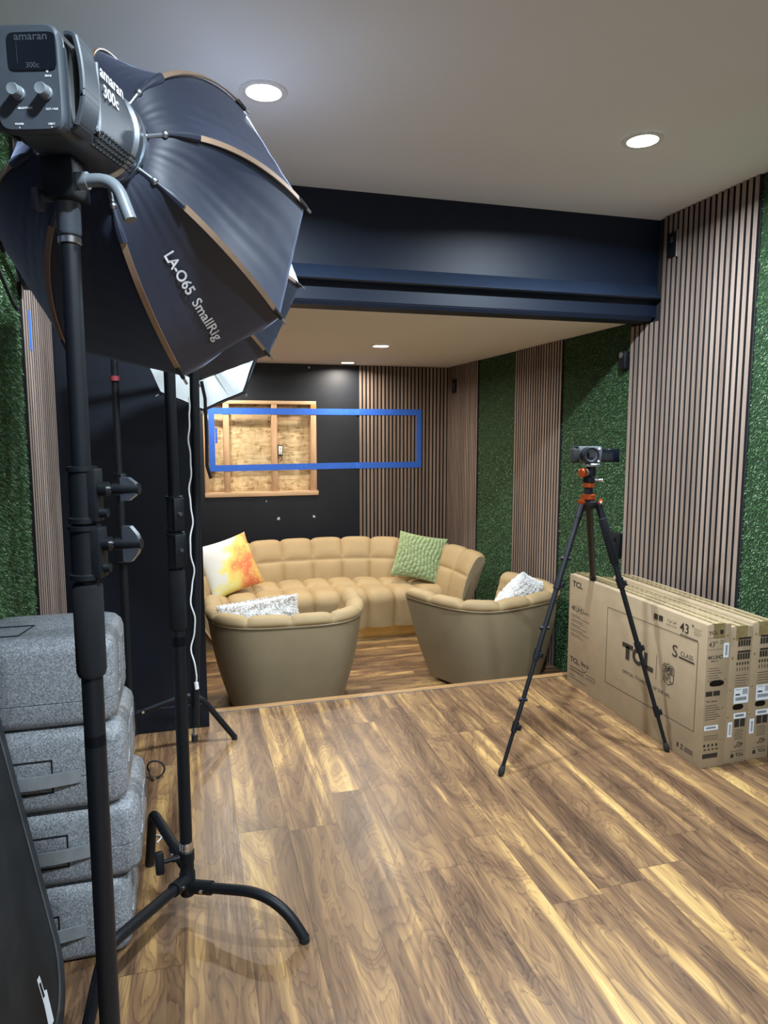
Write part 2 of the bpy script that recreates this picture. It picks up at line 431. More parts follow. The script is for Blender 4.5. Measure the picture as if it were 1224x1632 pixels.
wb.box((OX0, YB, ZL), (OX1, YB+.13, OZ0)).box((OX0, YB, OZ1), (OX1, YB+.13, ZC2+.1))
struct('wall_back', wb, 'black')
# partition stub at the left of the opening and its skirting
struct('wall_partition', MB().box((XL, 3.456, 0), (.044, 3.60, ZC)), 'blackpaint')
struct('baseboard_partition', MB().box((XL, 3.441, 0), (.050, 3.456, .125), bev=.004), 'blackpaint')
# header over the opening : upper fascia, projecting ledge, lower boxed beam
hd = MB()
hd.box((XL, YH, ZC2-.005), (XR, YH+.12, ZC))
struct('wall_header', hd, 'navy')
def xprism(poly, x0, x1):
    m = MB(); m.prism(poly, x1-x0, Matrix(((0, 0, 1, x0), (1, 0, 0, 0), (0, 1, 0, 0), (0, 0, 0, 1)))); return m
struct('trim_3', xprism([(YH, 2.300), (YH-.056, 2.232), (YH-.060, 2.224), (YH-.050, 2.218), (YH, 2.218)], .02, XR-.018), 'ledge', 20)
struct('trim_4', xprism([(YH-.004, 2.172), (YH-.004, 2.132), (YH+.012, 2.108), (YH+.12, 2.104), (YH+.12, 2.172)], .0, XR-.024), 'navy', 20)
# ------------------------------------------------------------------ slat panels and turf strips
def slat_panel(label, axis, side, pos, a0, a1, z0, z1, pitch=.0400, gap=.0155, th=.0205, n=None):
    """axis 'Y': panel on a side wall at x=pos facing side; axis 'X': on the back wall"""
    t = thing('slat_panel', label, 'wall panel', ((pos, (a0+a1)/2, z0) if axis == 'Y' else ((a0+a1)/2, pos, z0)), 0, None)
    n = n or max(1, round((a1-a0)/pitch)); p = (a1-a0)/n
    m = MB(); k = MB()
    for i in range(n):
        b0 = a0+i*p+gap/2; b1 = a0+(i+1)*p-gap/2
        d0, d1 = sorted((pos+side*.006, pos+side*th))
        # veneered face strip on a black core
        f0, f1 = sorted((pos+side*(th-.0006), pos+side*th)); g0, g1 = sorted((pos+side*.006, pos+side*(th-.0006)))
        if axis == 'Y': m.box((f0, b0, z0), (f1, b1, z1)); k.box((g0, b0, z0), (g1, b1, z1))
        else: m.box((b0, f0, z0), (b1, f1, z1)); k.box((b0, g0, z0), (b1, g1, z1))
    d0, d1 = sorted((pos+side*.0005, pos+side*.006))
    if axis == 'Y': k.box((d0, a0, z0), (d1, a1, z1))
    else: k.box((a0, d0, z0), (a1, d1, z1))
    m.build('slats', 'slat', t, 0); k.build('backing', 'felt', t, 0)
    return t
slat_panel('tall wood slat panel on the right wall behind the cardboard boxes', 'Y', -1, XR, 2.737, YH-.06, .0, ZC-.002)
slat_panel('narrow strip of wood slats under the end of the dark beam', 'Y', -1, XR, YH-.058, 3.683, .005, 2.10, n=6)
slat_panel('wood slat panel between two grass strips, behind the tripod', 'Y', -1, XR, 4.466, 5.209, ZL, ZC2-.002)
slat_panel('wood slat panel on the right wall at the far lounge corner', 'Y', -1, XR, 5.966, YB-.022, ZL, ZC2-.002)
slat_panel('wood slat panel on the back wall crossed by blue tape', 'X', -1, YB, 1.627, XR-.022, ZL, ZC2-.002)
slat_panel('sliver of wood slats left of the stud opening on the back wall', 'X', -1, YB, XL+.02, .085, ZL, ZC2-.002)
slat_panel('narrow wood slat panel on the left wall beside grass', 'Y', 1, XL, 2.865, 3.44, .005, ZC-.002)

def turf(label, side, pos, y0, y1, z0, z1, dens=9000, lean=.35):
    t = thing('turf_panel', label, 'artificial turf', (pos, (y0+y1)/2, z0))
    a, b = sorted((pos+side*.0005, pos+side*.006))
    MB().box((a, y0, z0), (b, y1, z1)).build('backing', 'turfback', t, 0)
    n = int(dens*(y1-y0)*(z1-z0))
    P = np.stack([np.full(n, pos+side*.006), rng.uniform(y0+.001, y1-.001, n), rng.uniform(z0+.004, z1-.004, n)], 1)
    L = rng.uniform(.007, .014, n)
    D = np.stack([np.full(n, side*1.0), rng.normal(0, .55, n), rng.normal(-lean, .55, n)], 1); D /= np.linalg.norm(D, axis=1)[:, None]
    B = np.stack([np.zeros(n), np.ones(n), np.zeros(n)], 1); ang = rng.uniform(0, PI, n)
    wv = np.stack([np.zeros(n), np.cos(ang), np.sin(ang)], 1); wv -= D*(wv*D).sum(1)[:, None]; wv /= np.linalg.norm(wv, axis=1)[:, None]
    wd = rng.uniform(.0008, .0014, n)[:, None]
    mid = P + D*(L*.55)[:, None]; tip = P + D*L[:, None] + np.stack([np.zeros(n), np.zeros(n), -L*.35], 1)
    vs = np.stack([P-wv*wd, P+wv*wd, mid+wv*wd*.9, mid-wv*wd*.9, tip], 1).reshape(-1, 3)
    m = MB(); m.v = vs.tolist(); m.n = len(vs)
    for i in range(n):
        o = i*5; m.f.append((o, o+1, o+2, o+3)); m.f.append((o+3, o+2, o+4))
    m.m = [0]*len(m.f)
    g = m.build('blades', 'grass', t, 0); g['kind'] = 'stuff'
    return t
turf('wide artificial grass strip on the wall right behind the tripod camera', -1, XR, 3.69, 4.46, ZL, ZC2-.004, 20000)
turf('narrow dark artificial grass strip on the wall behind the sofa end', -1, XR, 5.215, 5.96, ZL, ZC2-.004, 15000)
turf('artificial grass strip at the right edge above the cardboard boxes', -1, XR, 2.02, 2.73, .0, ZC-.004, 22000)
turf('artificial grass strip on the left wall above the grey foam cases', 1, XL, 2.10, 2.86, .3, ZC-.004, 22000)

# ------------------------------------------------------------------ stud opening with strand board
osb = MB().box((OX0+.001, YB+.092, OZ0+.001), (OX1-.001, YB+.105, OZ1-.001)).build('strand_board', 'osb', None, 0)
tag(osb, 'golden strand board sheathing at the back of the wall opening', 'board')
def stud(label, x0, x1):
    return tag(MB().box((x0, YB+.001, OZ0+.047), (x1, YB+.0905, OZ1-.036), bev=.002).build('stud', 'pine', None), label, 'stud', 'studs in the wall opening')
stud('pine stud at the left edge of the wall opening', .122, .160)
stud('second pine stud from the left in the wall opening', .308, .363)
stud('pine stud with the outlet box beside it in the wall opening', .765, .818)
stud('pine stud with an orange mark at the right edge of opening', 1.148, 1.203)
tag(MB().box((OX0+.002, YB-.012, OZ0+.001), (OX1+.012, YB+.0905, OZ0+.045), bev=.002).build('sill_plate', 'pineh', None), 'horizontal pine plate along the bottom of the wall opening', 'plate')
tag(MB().box((OX0+.002, YB+.001, OZ1-.034), (OX1-.002, YB+.0905, OZ1-.001), bev=.002).build('top_plate', 'pineh', None), 'horizontal pine plate along the top of the wall opening', 'plate')
tag(MB().box((.42, YB+.0895, 1.60), (.74, YB+.0915, 1.625)).box((.84, YB+.0895, 1.595), (1.10, YB+.0915, 1.62)).build('batten_strip', 'pineh', None, 0), 'thin pale batten under the top tape inside the opening', 'batten')
tag(MB().box((1.152, YB-.0015, 1.66), (1.20, YB+.0008, 1.735)).build('orange_mark', plain('orange_paint', (.75, .25, .03), .6), None, 0), 'orange patch near the top of the right pine stud', 'mark')
t = thing('outlet_box', 'metal outlet box with white socket on the middle stud', 'outlet', (.845, YB+.05, 1.235))
MB().box((.819, YB+.012, 1.245), (.872, YB+.075, 1.345), bev=.003).build('box', 'metalblk', t)
MB().box((.829, YB+.006, 1.255), (.866, YB+.0125, 1.337), bev=.002).build('socket', 'trimwhite', t)
k = MB()
for z in (1.276, 1.316):
    k.box((.840, YB+.0045, z-.006), (.8425, YB+.0065, z+.006)).box((.852, YB+.0045, z-.006), (.8545, YB+.0065, z+.006)).cyl((.8475, YB+.0065, z-.013), (.8475, YB+.0045, z-.013), .003)
k.build('slots', 'rubber', t)
MB().tube([(.855, YB+.03, 1.245), (.862, YB+.02, 1.215), (.848, YB+.03, 1.19)], .004).build('cable', 'metalblk', t)

# blue tape rectangle
def tape(label, pts, w):
    m = MB(); k = len(pts)
    for i in range(k-1):
        (x0, y0, z0), (x1, y1, z1) = pts[i], pts[i+1]
        if abs(x1-x0) > abs(z1-z0):
            c = [(x0, y0, z0-w), (x1, y1, z1-w), (x1, y1, z1+w), (x0, y0, z0+w)]
        else: c = [(x0-w, y0, z0), (x0+w, y0, z0), (x1+w, y1, z1), (x1-w, y1, z1)]
        m.add(c+[(a, b-.0008, d) for a, b, d in c], [(3, 2, 1, 0), (4, 5, 6, 7), (0, 1, 5, 4), (1, 2, 6, 5), (2, 3, 7, 6), (3, 0, 4, 7)])
    return tag(m.build('tape_strip', 'tape', None, 0), label, 'tape', 'blue tape rectangle on the back wall')
ya, yb_ = YB-.0015, YB-.0225
tape('long top strip of the blue tape rectangle on the back wall', [(.170, ya, 1.672), (1.600, ya, 1.672), (1.634, yb_, 1.672), (2.290, yb_, 1.672)], .030)
tape('long bottom strip of the blue tape rectangle on the back wall', [(.180, ya, 1.128), (1.600, ya, 1.140), (1.634, yb_, 1.140), (2.290, yb_, 1.140)], .030)
tape('short left vertical strip of the blue tape rectangle', [(.200, ya-.0012, 1.10), (.200, ya-.0012, 1.70)], .027)
tape('short right vertical strip of the blue tape rectangle', [(2.262, yb_-.0012, 1.112), (2.262, yb_-.0012, 1.70)], .027)
tag(MB().box((.235, YB+.0885, 1.37), (.255, YB+.0915, 1.51)).build('tape_scrap', 'tape', None, 0), 'small blue tape scrap on the strand board', 'tape')
tag(MB().box((XL+.0213, 2.965, 1.79), (XL+.0225, 2.995, 1.94)).build('tape_scrap', 'tape', None, 0), 'short blue tape piece on the left wall slats', 'tape')

# ------------------------------------------------------------------ small wall fittings
t = thing('switch_plate', 'black wall plate high on slats near the ceiling corner', 'wall plate', (XR-.021, 3.33, 2.42))
MB().box((XR-.032, 3.292, 2.425), (XR-.0215, 3.366, 2.555), bev=.003).build('plate', 'metalblk', t)
MB().box((XR-.034, 3.288, 2.42), (XR-.0225, 3.2925, 2.56)).build('edge_trim', 'chrome', t)
MB().box((XR-.036, 3.318, 2.50), (XR-.0315, 3.340, 2.53), bev=.002).build('switch', 'plastic', t)
t = thing('wall_plate', 'small black wall plate on the slats of the lounge corner', 'wall plate', (XR-.021, 6.54, 1.85))
MB().box((XR-.033, 6.50, 1.86), (XR-.0215, 6.585, 2.0), bev=.004).build('plate', 'metalblk', t)
MB().box((XR-.036, 6.53, 1.90), (XR-.0325, 6.555, 1.96), bev=.002).build('insert', 'plastic', t)
t = thing('wall_speaker', 'small dark fixture on the grass wall beside narrow slats', 'fixture', (XR-.006, 3.72, 1.85))
MB().box((XR-.05, 3.692, 1.855), (XR-.0065, 3.755, 1.965), bev=.01).build('housing', 'metalblk', t)
MB().cyl((XR-.05, 3.723, 1.94), (XR-.054, 3.723, 1.94), .018).build('glass', 'alu', t)
t = thing('outlet_plate', 'black outlet plate low on the grass wall above the boxes', 'outlet', (XR-.006, 3.735, .70))
MB().box((XR-.04, 3.695, .705), (XR-.0065, 3.775, .845), bev=.004).build('plate', 'metalblk', t)
MB().box((XR-.044, 3.715, .73), (XR-.0395, 3.755, .82), bev=.003).build('socket', 'screen', t)

# ------------------------------------------------------------------ downlights
def downlight(label, x, y, z, mat, group, power, col):
    t = thing('downlight', label, 'ceiling light', (x, y, z-.004), 0, group)
    T = Matrix.Translation((x, y, z))
    MB().lathe([(.060, -.0015), (.062, -.006), (.082, -.006), (.085, -.0008)], T, caps=False).build('trim_ring', 'trimwhite', t)
    MB().lathe([(.0595, -.004), (.0595, -.001)], T).build('lens', mat, t)
    l = bpy.data.lights.new('lamp', 'AREA'); l.shape = 'DISK'; l.size = .115; l.energy = power; l.color = col; l.spread = math.radians(165)
    o = bpy.data.objects.new('lamp', l); COL.objects.link(o); o.parent = t; o.location = (0, 0, -.004)
PF, PB = 68, 22
CF, CB = (.78, .90, 1.0), (1.0, .92, .80)
gf, gb = 'downlights of the front room', 'downlights over the lounge'
downlight('bright recessed downlight above the large black softbox', .286, 2.58, ZC, 'lampf', gf, PF, CF)
downlight('bright recessed downlight right, near the slat wall', 1.815, 2.571, ZC, 'lampf', gf, PF, CF)
downlight('assumed unseen downlight behind the camera on the left side', .286, .35, ZC, 'lampf', gf, PF, CF)  # this pair is assumed, out of view, and kept for its light
downlight('assumed unseen downlight behind the camera on the right side', 1.815, .35, ZC, 'lampf', gf, PF, CF)
downlight('lounge downlight nearer the dark beam', 1.427, 5.183, ZC2, 'lampb', gb, PB, CB)
downlight('lounge downlight close to the back wall', 1.463, 6.50, ZC2, 'lampb', gb, PB*.7, CB)
downlight('assumed lounge downlight unseen behind the softbox, near the beam', .25, 5.183, ZC2, 'lampb', gb, PB, CB)  # two unseen lamps, assumed and kept because the lounge needs their light
downlight('assumed lounge downlight unseen behind the softbox, near the back wall', .25, 6.40, ZC2, 'lampb', gb, PB*.7, CB)

# ------------------------------------------------------------------ tufted seating
def pw(x, e): return math.copysign(abs(x)**e, x)
def upath(a, b, n, yf, N):
    th = np.linspace(0, PI, 1600)
    x = a*np.sign(np.cos(th))*np.abs(np.cos(th))**(2/n); y = yf+b*np.abs(np.sin(th))**(2/n)
    s = np.concatenate([[0], np.cumsum(np.hypot(np.diff(x), np.diff(y)))])
    q = np.linspace(0, s[-1], N); return np.interp(q, s, x), np.interp(q, s, y), s[-1], np.interp(q, s, th)
def tuft(fx, fy, p=4.5):
    fx = fx-np.floor(fx); fy = fy-np.floor(fy)
    ex, ey = np.minimum(fx, 1-fx), np.minimum(fy, 1-fy)
    nt = .22*np.exp(-(ex/.035)**2)+.22*np.exp(-(ey/.035)**2)
    return (1-np.abs(2*fx-1)**p)*(1-np.abs(2*fy-1)**p)-nt
def seating(t, a, b, n, yf, ab, bb, yfb, ncol, htop, zb, seat_h, thick, yfront, seatcols, front_lip=.04, amp=.024, plinth=True, facets=None, lean=.03):
    """t faces -y with its open side at yf; back at yf+b. Returns nothing; builds parts in local space"""
    N = ncol*20+1
    x, y, Ls, th = upath(a, b, n, yf, N)
    xb = ab*np.sign(np.cos(th))*np.abs(np.cos(th))**(2/n); yb = yfb+bb*np.abs(np.sin(th))**(2/n)
    dx, dy = np.gradient(x), np.gradient(y); l = np.hypot(dx, dy); nx, ny = -dy/l, dx/l     # inward normals
    # outer shell with a slight belly
    qs = np.linspace(0, 1, 9)
    zt = htop-.055
    P = []
    for q in qs:
        e = q**1.0; bel = .018*math.sin(PI*q)
        P.append(np.stack([xb+(x-xb)*e - nx*bel, yb+(y-yb)*e - ny*bel, np.full(N, zb+(zt-zb)*q)], 1))
    P = np.array(P)
    m = MB(); m.grid(P.tolist())
    # padded inside: roll over the rim then two rows of tufts
    zs = seat_h+.52*(htop-seat_h)
    prof = np.array([(0.0, zt+.002), (-.012, zt+.018), (.0, htop-.012), (.028, htop+.002), (.062, htop-.006), (.088, htop-.035), (thick*.62, (htop-.035+zs)/2), (thick*.78, zs), (thick*.95, seat_h+.05), (thick+.005, seat_h-.06)])
    pl = np.concatenate([[0], np.cumsum(np.hypot(*np.diff(prof, axis=0).T))]); w = np.linspace(0, pl[-1], 60)
    ins = np.interp(w, pl, prof[:, 0]); zz = np.interp(w, pl, prof[:, 1])
    ins = np.convolve(np.pad(ins, 2, 'edge'), np.ones(5)/5, 'valid'); zz = np.convolve(np.pad(zz, 2, 'edge'), np.ones(5)/5, 'valid')
    wseam = pl[7]; fy = np.where(w < wseam, .08+.92*w/wseam, 1+(w-wseam)/(pl[-1]-wseam)*.85)
    cs = np.linspace(0, ncol, N)
    G = np.array([[((x[i]+nx[i]*ins[j]), (y[i]+ny[i]*ins[j]), zz[j]) for i in range(N)] for j in range(60)])
    gu = np.gradient(G, axis=0); gv = np.gradient(G, axis=1); nn = np.cross(gv, gu); nn /= (np.linalg.norm(nn, axis=2)[:, :, None]+1e-9)
    mid = N//2
    if nn[10, mid, 2] < 0: nn = -nn
    D = np.array([[tuft(cs[i], fy[j]) for i in range(N)] for j in range(60)])
    fade = np.clip(w/.05, 0, 1)[:, None]
    G = G + nn*(D*amp*fade)[:, :, None]
    G[0] = P[-1]
    k = MB(); k.grid(G.tolist())
    # end faces of the two arms
    for i in (0, N-1):
        loop = [tuple(P[j][i]) for j in range(len(qs))]+[tuple(G[j][i]) for j in range(1, 60)]
        loop += [tuple((np.array(loop[-1])*(1-e)+np.array([xb[i]+nx[i]*(thick*.8), yb[i], zb])*e)) for e in (.5, 1)]
        c = np.mean(np.array(loop), 0)
        c2 = (c[0], c[1]-.02, c[2])
        nl = len(loop); m.add(loop+[c2], [(q, (q+1) % nl, nl) for q in range(nl)])
    m.build('shell', 'velvet_shade', t, 45, local=True)
    pip = MB().tube([tuple(P[-1][i]-np.array([nx[i], ny[i], 0])*.003) for i in range(N)], .006, 6); pip.build('piping', 'velvet_shade', t, 60, local=True)
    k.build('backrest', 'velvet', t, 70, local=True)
    # seat
    ai, bi = a-thick+.02, b-thick+.02
    nu, nv = seatcols*20+1, 64
    us = np.linspace(-1, 1, nu)
    X = us*ai*.985
    yin = yf+bi*np.maximum(0, 1-np.abs(X/ai)**n)**(1/n)+.02
    G = np.zeros((nv, nu, 3)); D = np.zeros((nv, nu))
    vs = np.linspace(0, 1, nv); vf = .36
    for j, v in enumerate(vs):
        if v < vf:
            e = v/vf
            if e < .6: yy = np.full(nu, yfront+.03*(1-e/.6)); z = zb+.01+(seat_h-.06-zb-.01)*e/.6
            else:
                q = (e-.6)/.4*PI/2; yy = np.full(nu, yfront+.07*(1-math.cos(q))); z = seat_h-.06+.06*math.sin(q)
            yy = np.minimum(yy, np.maximum(yin, yf)); zz_ = np.full(nu, z)
        else:
            e = (v-vf)/(1-vf); y0 = np.minimum(yfront+.07, yin-.002); yy = y0+(yin-y0)*e; zz_ = np.full(nu, seat_h-.012*e)
        # outside the arms the seat cannot be
        G[j] = np.stack([X, yy, zz_], 1)
        vrow = v/.70 if v < .70 else 1+(v-.70)/.30
        D[j] = [tuft((q+1)/2*seatcols, min(vrow, 1.999)*.999 if vrow > 1 else .15+.85*vrow, 3.6) for q in us]
    gu = np.gradient(G, axis=0); gv = np.gradient(G, axis=1); nn = np.cross(gv, gu); ln = np.linalg.norm(nn, axis=2)[:, :, None]; nn = np.where(ln > 1e-9, nn/np.maximum(ln, 1e-9), 0)
    if nn[55, nu//2, 2] < 0: nn = -nn
    G = G+nn*(D*.034)[:, :, None]
    k = MB(); k.grid(G.tolist()); k.build('seat', 'velvet', t, 80, local=True)
    # plinth
    if plinth:
        N2 = 60; x2, y2, _, _ = upath(ab-.05, bb-.05, n, yfb+.02, N2)
        poly = [(float(p), float(q)) for p, q in zip(x2, y2)]
        # close along the front of the seat
        poly = [(x2[0], yfront+.06)]+[(p, max(q, yfront+.06)) for p, q in poly[1:-1]]+[(x2[-1], yfront+.06)]
        MB().prism(poly, zb+.012, Matrix.Identity(4)).build('plinth', 'gold', t, 30, local=True)
XS = 1.055
sofa = thing('sofa', 'long curved tan velvet tufted sofa along the back wall', 'sofa', (XS, 0, ZL))
seating(sofa, 1.225, 1.24, 2.6, 5.10, 1.06, 1.06, 5.26, 14, .745, .10, .40, .20, 5.46, 9, amp=.022)
# armchairs face the sofa (+y), so the builder's open side (-y) is turned by pi
ch = thing('armchair', 'left tan velvet tub armchair seen from behind, white fur cushion inside', 'armchair', (.565, 4.38, ZL), PI-math.radians(3), 'tan tub armchairs')
seating(ch, .505, .70, 3.5, -.32, .375, .50, -.20, 8, .645, .03, .38, .15, -.22, 3, plinth=True, amp=.018)
def copy_thing(root, label):
    r = root.copy(); COL.objects.link(r); r['label'] = label
    for c in root.children:
        d = c.copy(); COL.objects.link(d); d.parent = r
        for g in c.children:
            h = g.copy(); COL.objects.link(h); h.parent = d
    return r
ch2 = copy_thing(ch, 'right tan velvet tub armchair partly behind the tripod and boxes')
ch2.location = (2.02, 4.42, ZL); ch2.rotation_euler = (0, 0, PI+math.radians(20))

# ------------------------------------------------------------------ cushions
def pillow(name, w, h, th, mat, label, cat, loc, R, disp=None, parts=None, nu=56, seam=True):
    t = thing(name, label, cat, loc)
    T = Matrix.Translation(loc) @ R
    us = np.linspace(-1, 1, nu)
    def side(sg):
        G = np.zeros((nu, nu, 3))
        for i, u in enumerate(us):
            for j, v in enumerate(us):
                pin = 1-.07*(1-abs(v)**2)*abs(u)**3; pjn = 1-.07*(1-abs(u)**2)*abs(v)**3
                z = th/2*(max(0, 1-abs(u)**2.6)**.6)*(max(0, 1-abs(v)**2.6)**.6)
                dz = disp(u, v) if disp else 0
                e = min(1, (1-max(abs(u), abs(v)))*6)
                G[i, j] = (u*w/2*pin, v*h/2*pjn, sg*(z+dz*e))
        return [[tuple(T @ Vector(p)) for p in r] for r in G]
    m = MB(); m.grid(side(1)); m.build('front_cover', mat, t, 80)
    m = MB(); m.grid(side(-1), flip=True); m.build('back_cover', mat if parts is None else parts, t, 80)
    return t
def rot(rx, ry, rz): return (Matrix.Rotation(math.radians(rz), 4, 'Z') @ Matrix.Rotation(math.radians(rx), 4, 'X') @ Matrix.Rotation(math.radians(ry), 4, 'Z'))
# local x = across, y = up the cushion, z = out of its face; rx 70 leans it back, facing -y
p1 = pillow('cushion', .47, .47, .15, 'print', 'square cushion painted white, yellow and orange on the sofa left end', 'cushion', (.285, 5.80, .365), rot(66, 14, 14))
def ruch(u, v):
    x = (u+.05*math.sin(v*5+u*3))*6.5; c = math.floor(x); ph = (c*.618) % 1.0
    y = v*3.6+ph+.18*math.sin(c*5.1+v*4)
    return .020*abs(math.sin(x*PI))**.6*(.35+.65*abs(math.sin(y*PI))**.45)-.006
p2 = pillow('cushion', .44, .42, .13, 'green', 'square sage green ruched plush cushion on the sofa right side', 'cushion', (1.93, 5.74, .37), rot(64, -9, -26), ruch, nu=130)
def furd(u, v):
    return .006*math.sin(u*11+3*math.sin(v*7))*math.sin(v*13+2*math.sin(u*5))+.003*math.sin(u*27+v*17)
def fur_coat(parent, name, T, w, h, th, n, mat, ulim=(-1, 1), vlim=(-1, 1), sides=(1, -1), L=(.006, .013)):
    m = MB()
    for i in range(n):
        sg = sides[i % len(sides)]
        u = random.uniform(*ulim); v = random.uniform(*vlim)
        def pt(u, v):
            return V(u*w/2*(1-.07*(1-v*v)*abs(u)**3), v*h/2*(1-.07*(1-u*u)*abs(v)**3), sg*(th/2*(max(0, 1-abs(u)**2.6)**.6)*(max(0, 1-abs(v)**2.6)**.6)+furd(u, v)*min(1, (1-max(abs(u), abs(v)))*6)-.002))
        p = pt(u, v); n_ = V(u*.9*abs(u)**2, v*.9*abs(v)**2, sg*.7); n_.normalize()
        d = (n_+V(random.gauss(0, .5), random.gauss(-.3, .5), random.gauss(0, .4))).normalized(); l = random.uniform(*L)
        sd = d.cross(V(random.gauss(0, 1), random.gauss(0, 1), random.gauss(0, 1))).normalized()*.0026
        q = p+d*l*.55; r = p+d*l+V(0, -l*.3, 0)
        o = len(m.v)
        m.add([T @ (p-sd), T @ (p+sd), T @ (q+sd*.8), T @ (q-sd*.8), T @ r], [(0, 1, 2, 3), (3, 2, 4)])
    f = m.build(name, mat, parent, 0); f['kind'] = 'stuff'
def fur_cushion(label, loc, R, w, h, th, edge):
    t = pillow('fur_cushion', w, h, th, 'fur', label, 'cushion', loc, R, furd, 'fur', nu=50)
    T = Matrix.Translation(loc) @ R
    fur_coat(t, 'pile', T, w, h, th, 14000, 'fur')
    if edge: fur_coat(t, 'brown_edge', T, w, h, th, 1000, 'furbrown', (-.95, .75), (.86, .985), (1, -1), (.009, .016))
    return t
p3 = fur_cushion('white fur cushion with brown edge poking above left armchair back', (.405, 4.30, .27), rot(60, -9, 174), .50, .42, .16, True)
p4 = fur_cushion('white fur cushion resting in the right armchair', (2.22, 4.40, .28), rot(60, 24, 205), .42, .42, .16, False)

# ------------------------------------------------------------------ cardboard television cartons
def carton(label, x0, x1, y0, y1, h, face=False, upside=False):
    t = thing('television_carton', label, 'cardboard box', ((x0+x1)/2, (y0+y1)/2, 0), 0, 'television cartons along the right wall')
    m = MB(); m.box((x0, y0, .0), (x1, y1, h), bev=.003)
    m.build('carton', 'card', t)
    # top flaps meeting along the middle, with raised tape
    f = MB(); xm = (x0+x1)/2
    f.add([(x0+.001, y0+.002, h), (xm-.002, y0+.002, h+.006), (xm-.002, y1-.002, h+.007), (x0+.001, y1-.002, h)], [(0, 1, 2, 3)])
    f.add([(xm+.002, y0+.002, h+.003), (x1-.001, y0+.002, h), (x1-.001, y1-.002, h), (xm+.002, y1-.002, h+.004)], [(0, 1, 2, 3)])
    f.build('top_flap', 'card', t, 0)
    MB().add([(xm-.03, y0-.0008, h+.0045), (xm+.03, y0-.0008, h+.0045), (xm+.03, y1, h+.0065), (xm-.03, y1, h+.0085)], [(0, 1, 2, 3)]).add([(xm-.03, y0-.0008, h-.06), (xm+.03, y0-.0008, h-.06), (xm+.03, y0-.0008, h+.0045), (xm-.03, y0-.0008, h+.0045)], [(0, 1, 2, 3)]).build('packing_tape', 'packtape', t, 0)
    fe = lambda a, b: (a, y0-.0012, b)       # end face: a = x, b = z
    pr = MB(); wd = x1-x0
    def E(fx): return x0+fx*wd
    if not upside:
        pr.text('TCL', .020, lambda a, b: fe(E(.06)+a, .608+b), 0, .02, wscale=1.25)
        pr.line(fe, (E(.42), .604), (E(.42), .626), .0012)
        pr.add([fe(E(.52)+a, .610+b) for a, b in ((0, 0), (.009, -.006), (.018, 0), (.018, .016), (0, .016))], [(0, 1, 2, 3, 4)])
        pr.line(fe, (E(.03), .592), (E(.75), .592), .0012)
        pr.text('43"', .034, lambda a, b: fe(E(.07)+a, .552+b), 0, .0)
        for i in range(3): pr.line(fe, (E(.55), .578-i*.007), (E(.70+.05*(i % 2)), .578-i*.007), .0014)
        pr.line(fe, (E(.03), .54), (E(.68), .54), .001)
        pr.text('4KUHD', .024, lambda a, b: fe(E(.06)+a, .497+b), 0, .005, wscale=1.0)
        pr.text('SMART TV', .008, lambda a, b: fe(E(.2)+a, .485+b), 0, .01)
        for i in range(6): pr.line(fe, (E(.08 if i % 2 else .14), .455-i*.011), (E(.55+.07*(i % 3)), .455-i*.011), .0017)
        for i in range(2): pr.rect(fe, E(.06+.32*i), .330, E(.34+.32*i), .352)
        pr.text('TCL | fire tv', .012, lambda a, b: fe(E(.08)+a, .302+b), 0, .012)
        for i in range(7): pr.line(fe, (E(.08), .287-i*.0105), (E(.55+.09*((i*7) % 3)), .287-i*.0105), .002)
        for i in range(3): pr.line(fe, (E(.08), .148-i*.009), (E(.7), .148-i*.009), .0015)
        for i in range(4): pr.rect(fe, E(.08+.17*i), .098, E(.16+.17*i), .110); pr.rect(fe, E(.10+.17*i), .082, E(.2+.17*i), .088)
        pr.rect(fe, E(.06), .045, E(.7), .066)
        hz, hx = .386, .5
        stickers = [(.70, .93, .500, .566), (.07, .66, .174, .196)]
    else:
        for zz in (.56, .50):
            for i in range(5): pr.rect(fe, E(.36+.115*i), zz-.02, E(.45+.115*i), zz+.008)
            pr.rect(fe, E(.36), zz+.011, E(.93), zz+.02)
        for i in range(5): pr.rect(fe, E(.34+.12*i), .455, E(.40+.12*i), .468); pr.rect(fe, E(.36+.12*i), .428, E(.39+.12*i), .444)
        for i in range(6): pr.line(fe, (E(.32), .408-i*.012), (E(.85-.05*(i % 2)), .408-i*.012), .0018)
        pr.rect(fe, E(.40), .168, E(.62), .205); pr.rect(fe, E(.66), .168, E(.88), .205)
        for i in range(6): pr.line(fe, (E(.42), .155-i*.0085), (E(.8+.04*(i % 2)), .155-i*.0085), .0016)
        pr.text('40"', .036, lambda a, b: fe(E(.86)-a, .098-b), 0, .0)
        pr.line(fe, (E(.3), .055), (E(.88), .055), .0012)
        pr.text('TCL', .020, lambda a, b: fe(E(.90)-a, .045-b), 0, .02, wscale=1.25)
        pr.add([fe(E(.32)+a, .040+b) for a, b in ((0, -.014), (.016, -.014), (.016, 0), (.008, .006), (0, 0))], [(0, 1, 2, 3, 4)])
        hz, hx = .262, .52
        stickers = [(.30, .96, .278, .350), (.34, .90, .208, .234), (.10, .30, .125, .195)]
    for piece in pr.pieces(): piece.build('printing', 'ink', t, 0)
    for q, z in ((.86, h-.05), (.84, h*.62), (.82, h*.42), (.8, h*.2)) if not upside else ((.16, h-.05), (.14, h*.78), (.12, h*.55), (.1, h*.35)):
        MB().cyl((E(q), y0-.0002, z), (E(q), y0-.003, z), .006, .004, 10).build('rivet', 'packtape', t)
    hh = MB(); n = 20
    hh.add([fe(E(hx)+.038*pw(math.cos(2*PI*i/n), .7)*(1 if not upside else .75), hz+.013*pw(math.sin(2*PI*i/n), .7)) for i in range(n)], [tuple(range(n))])
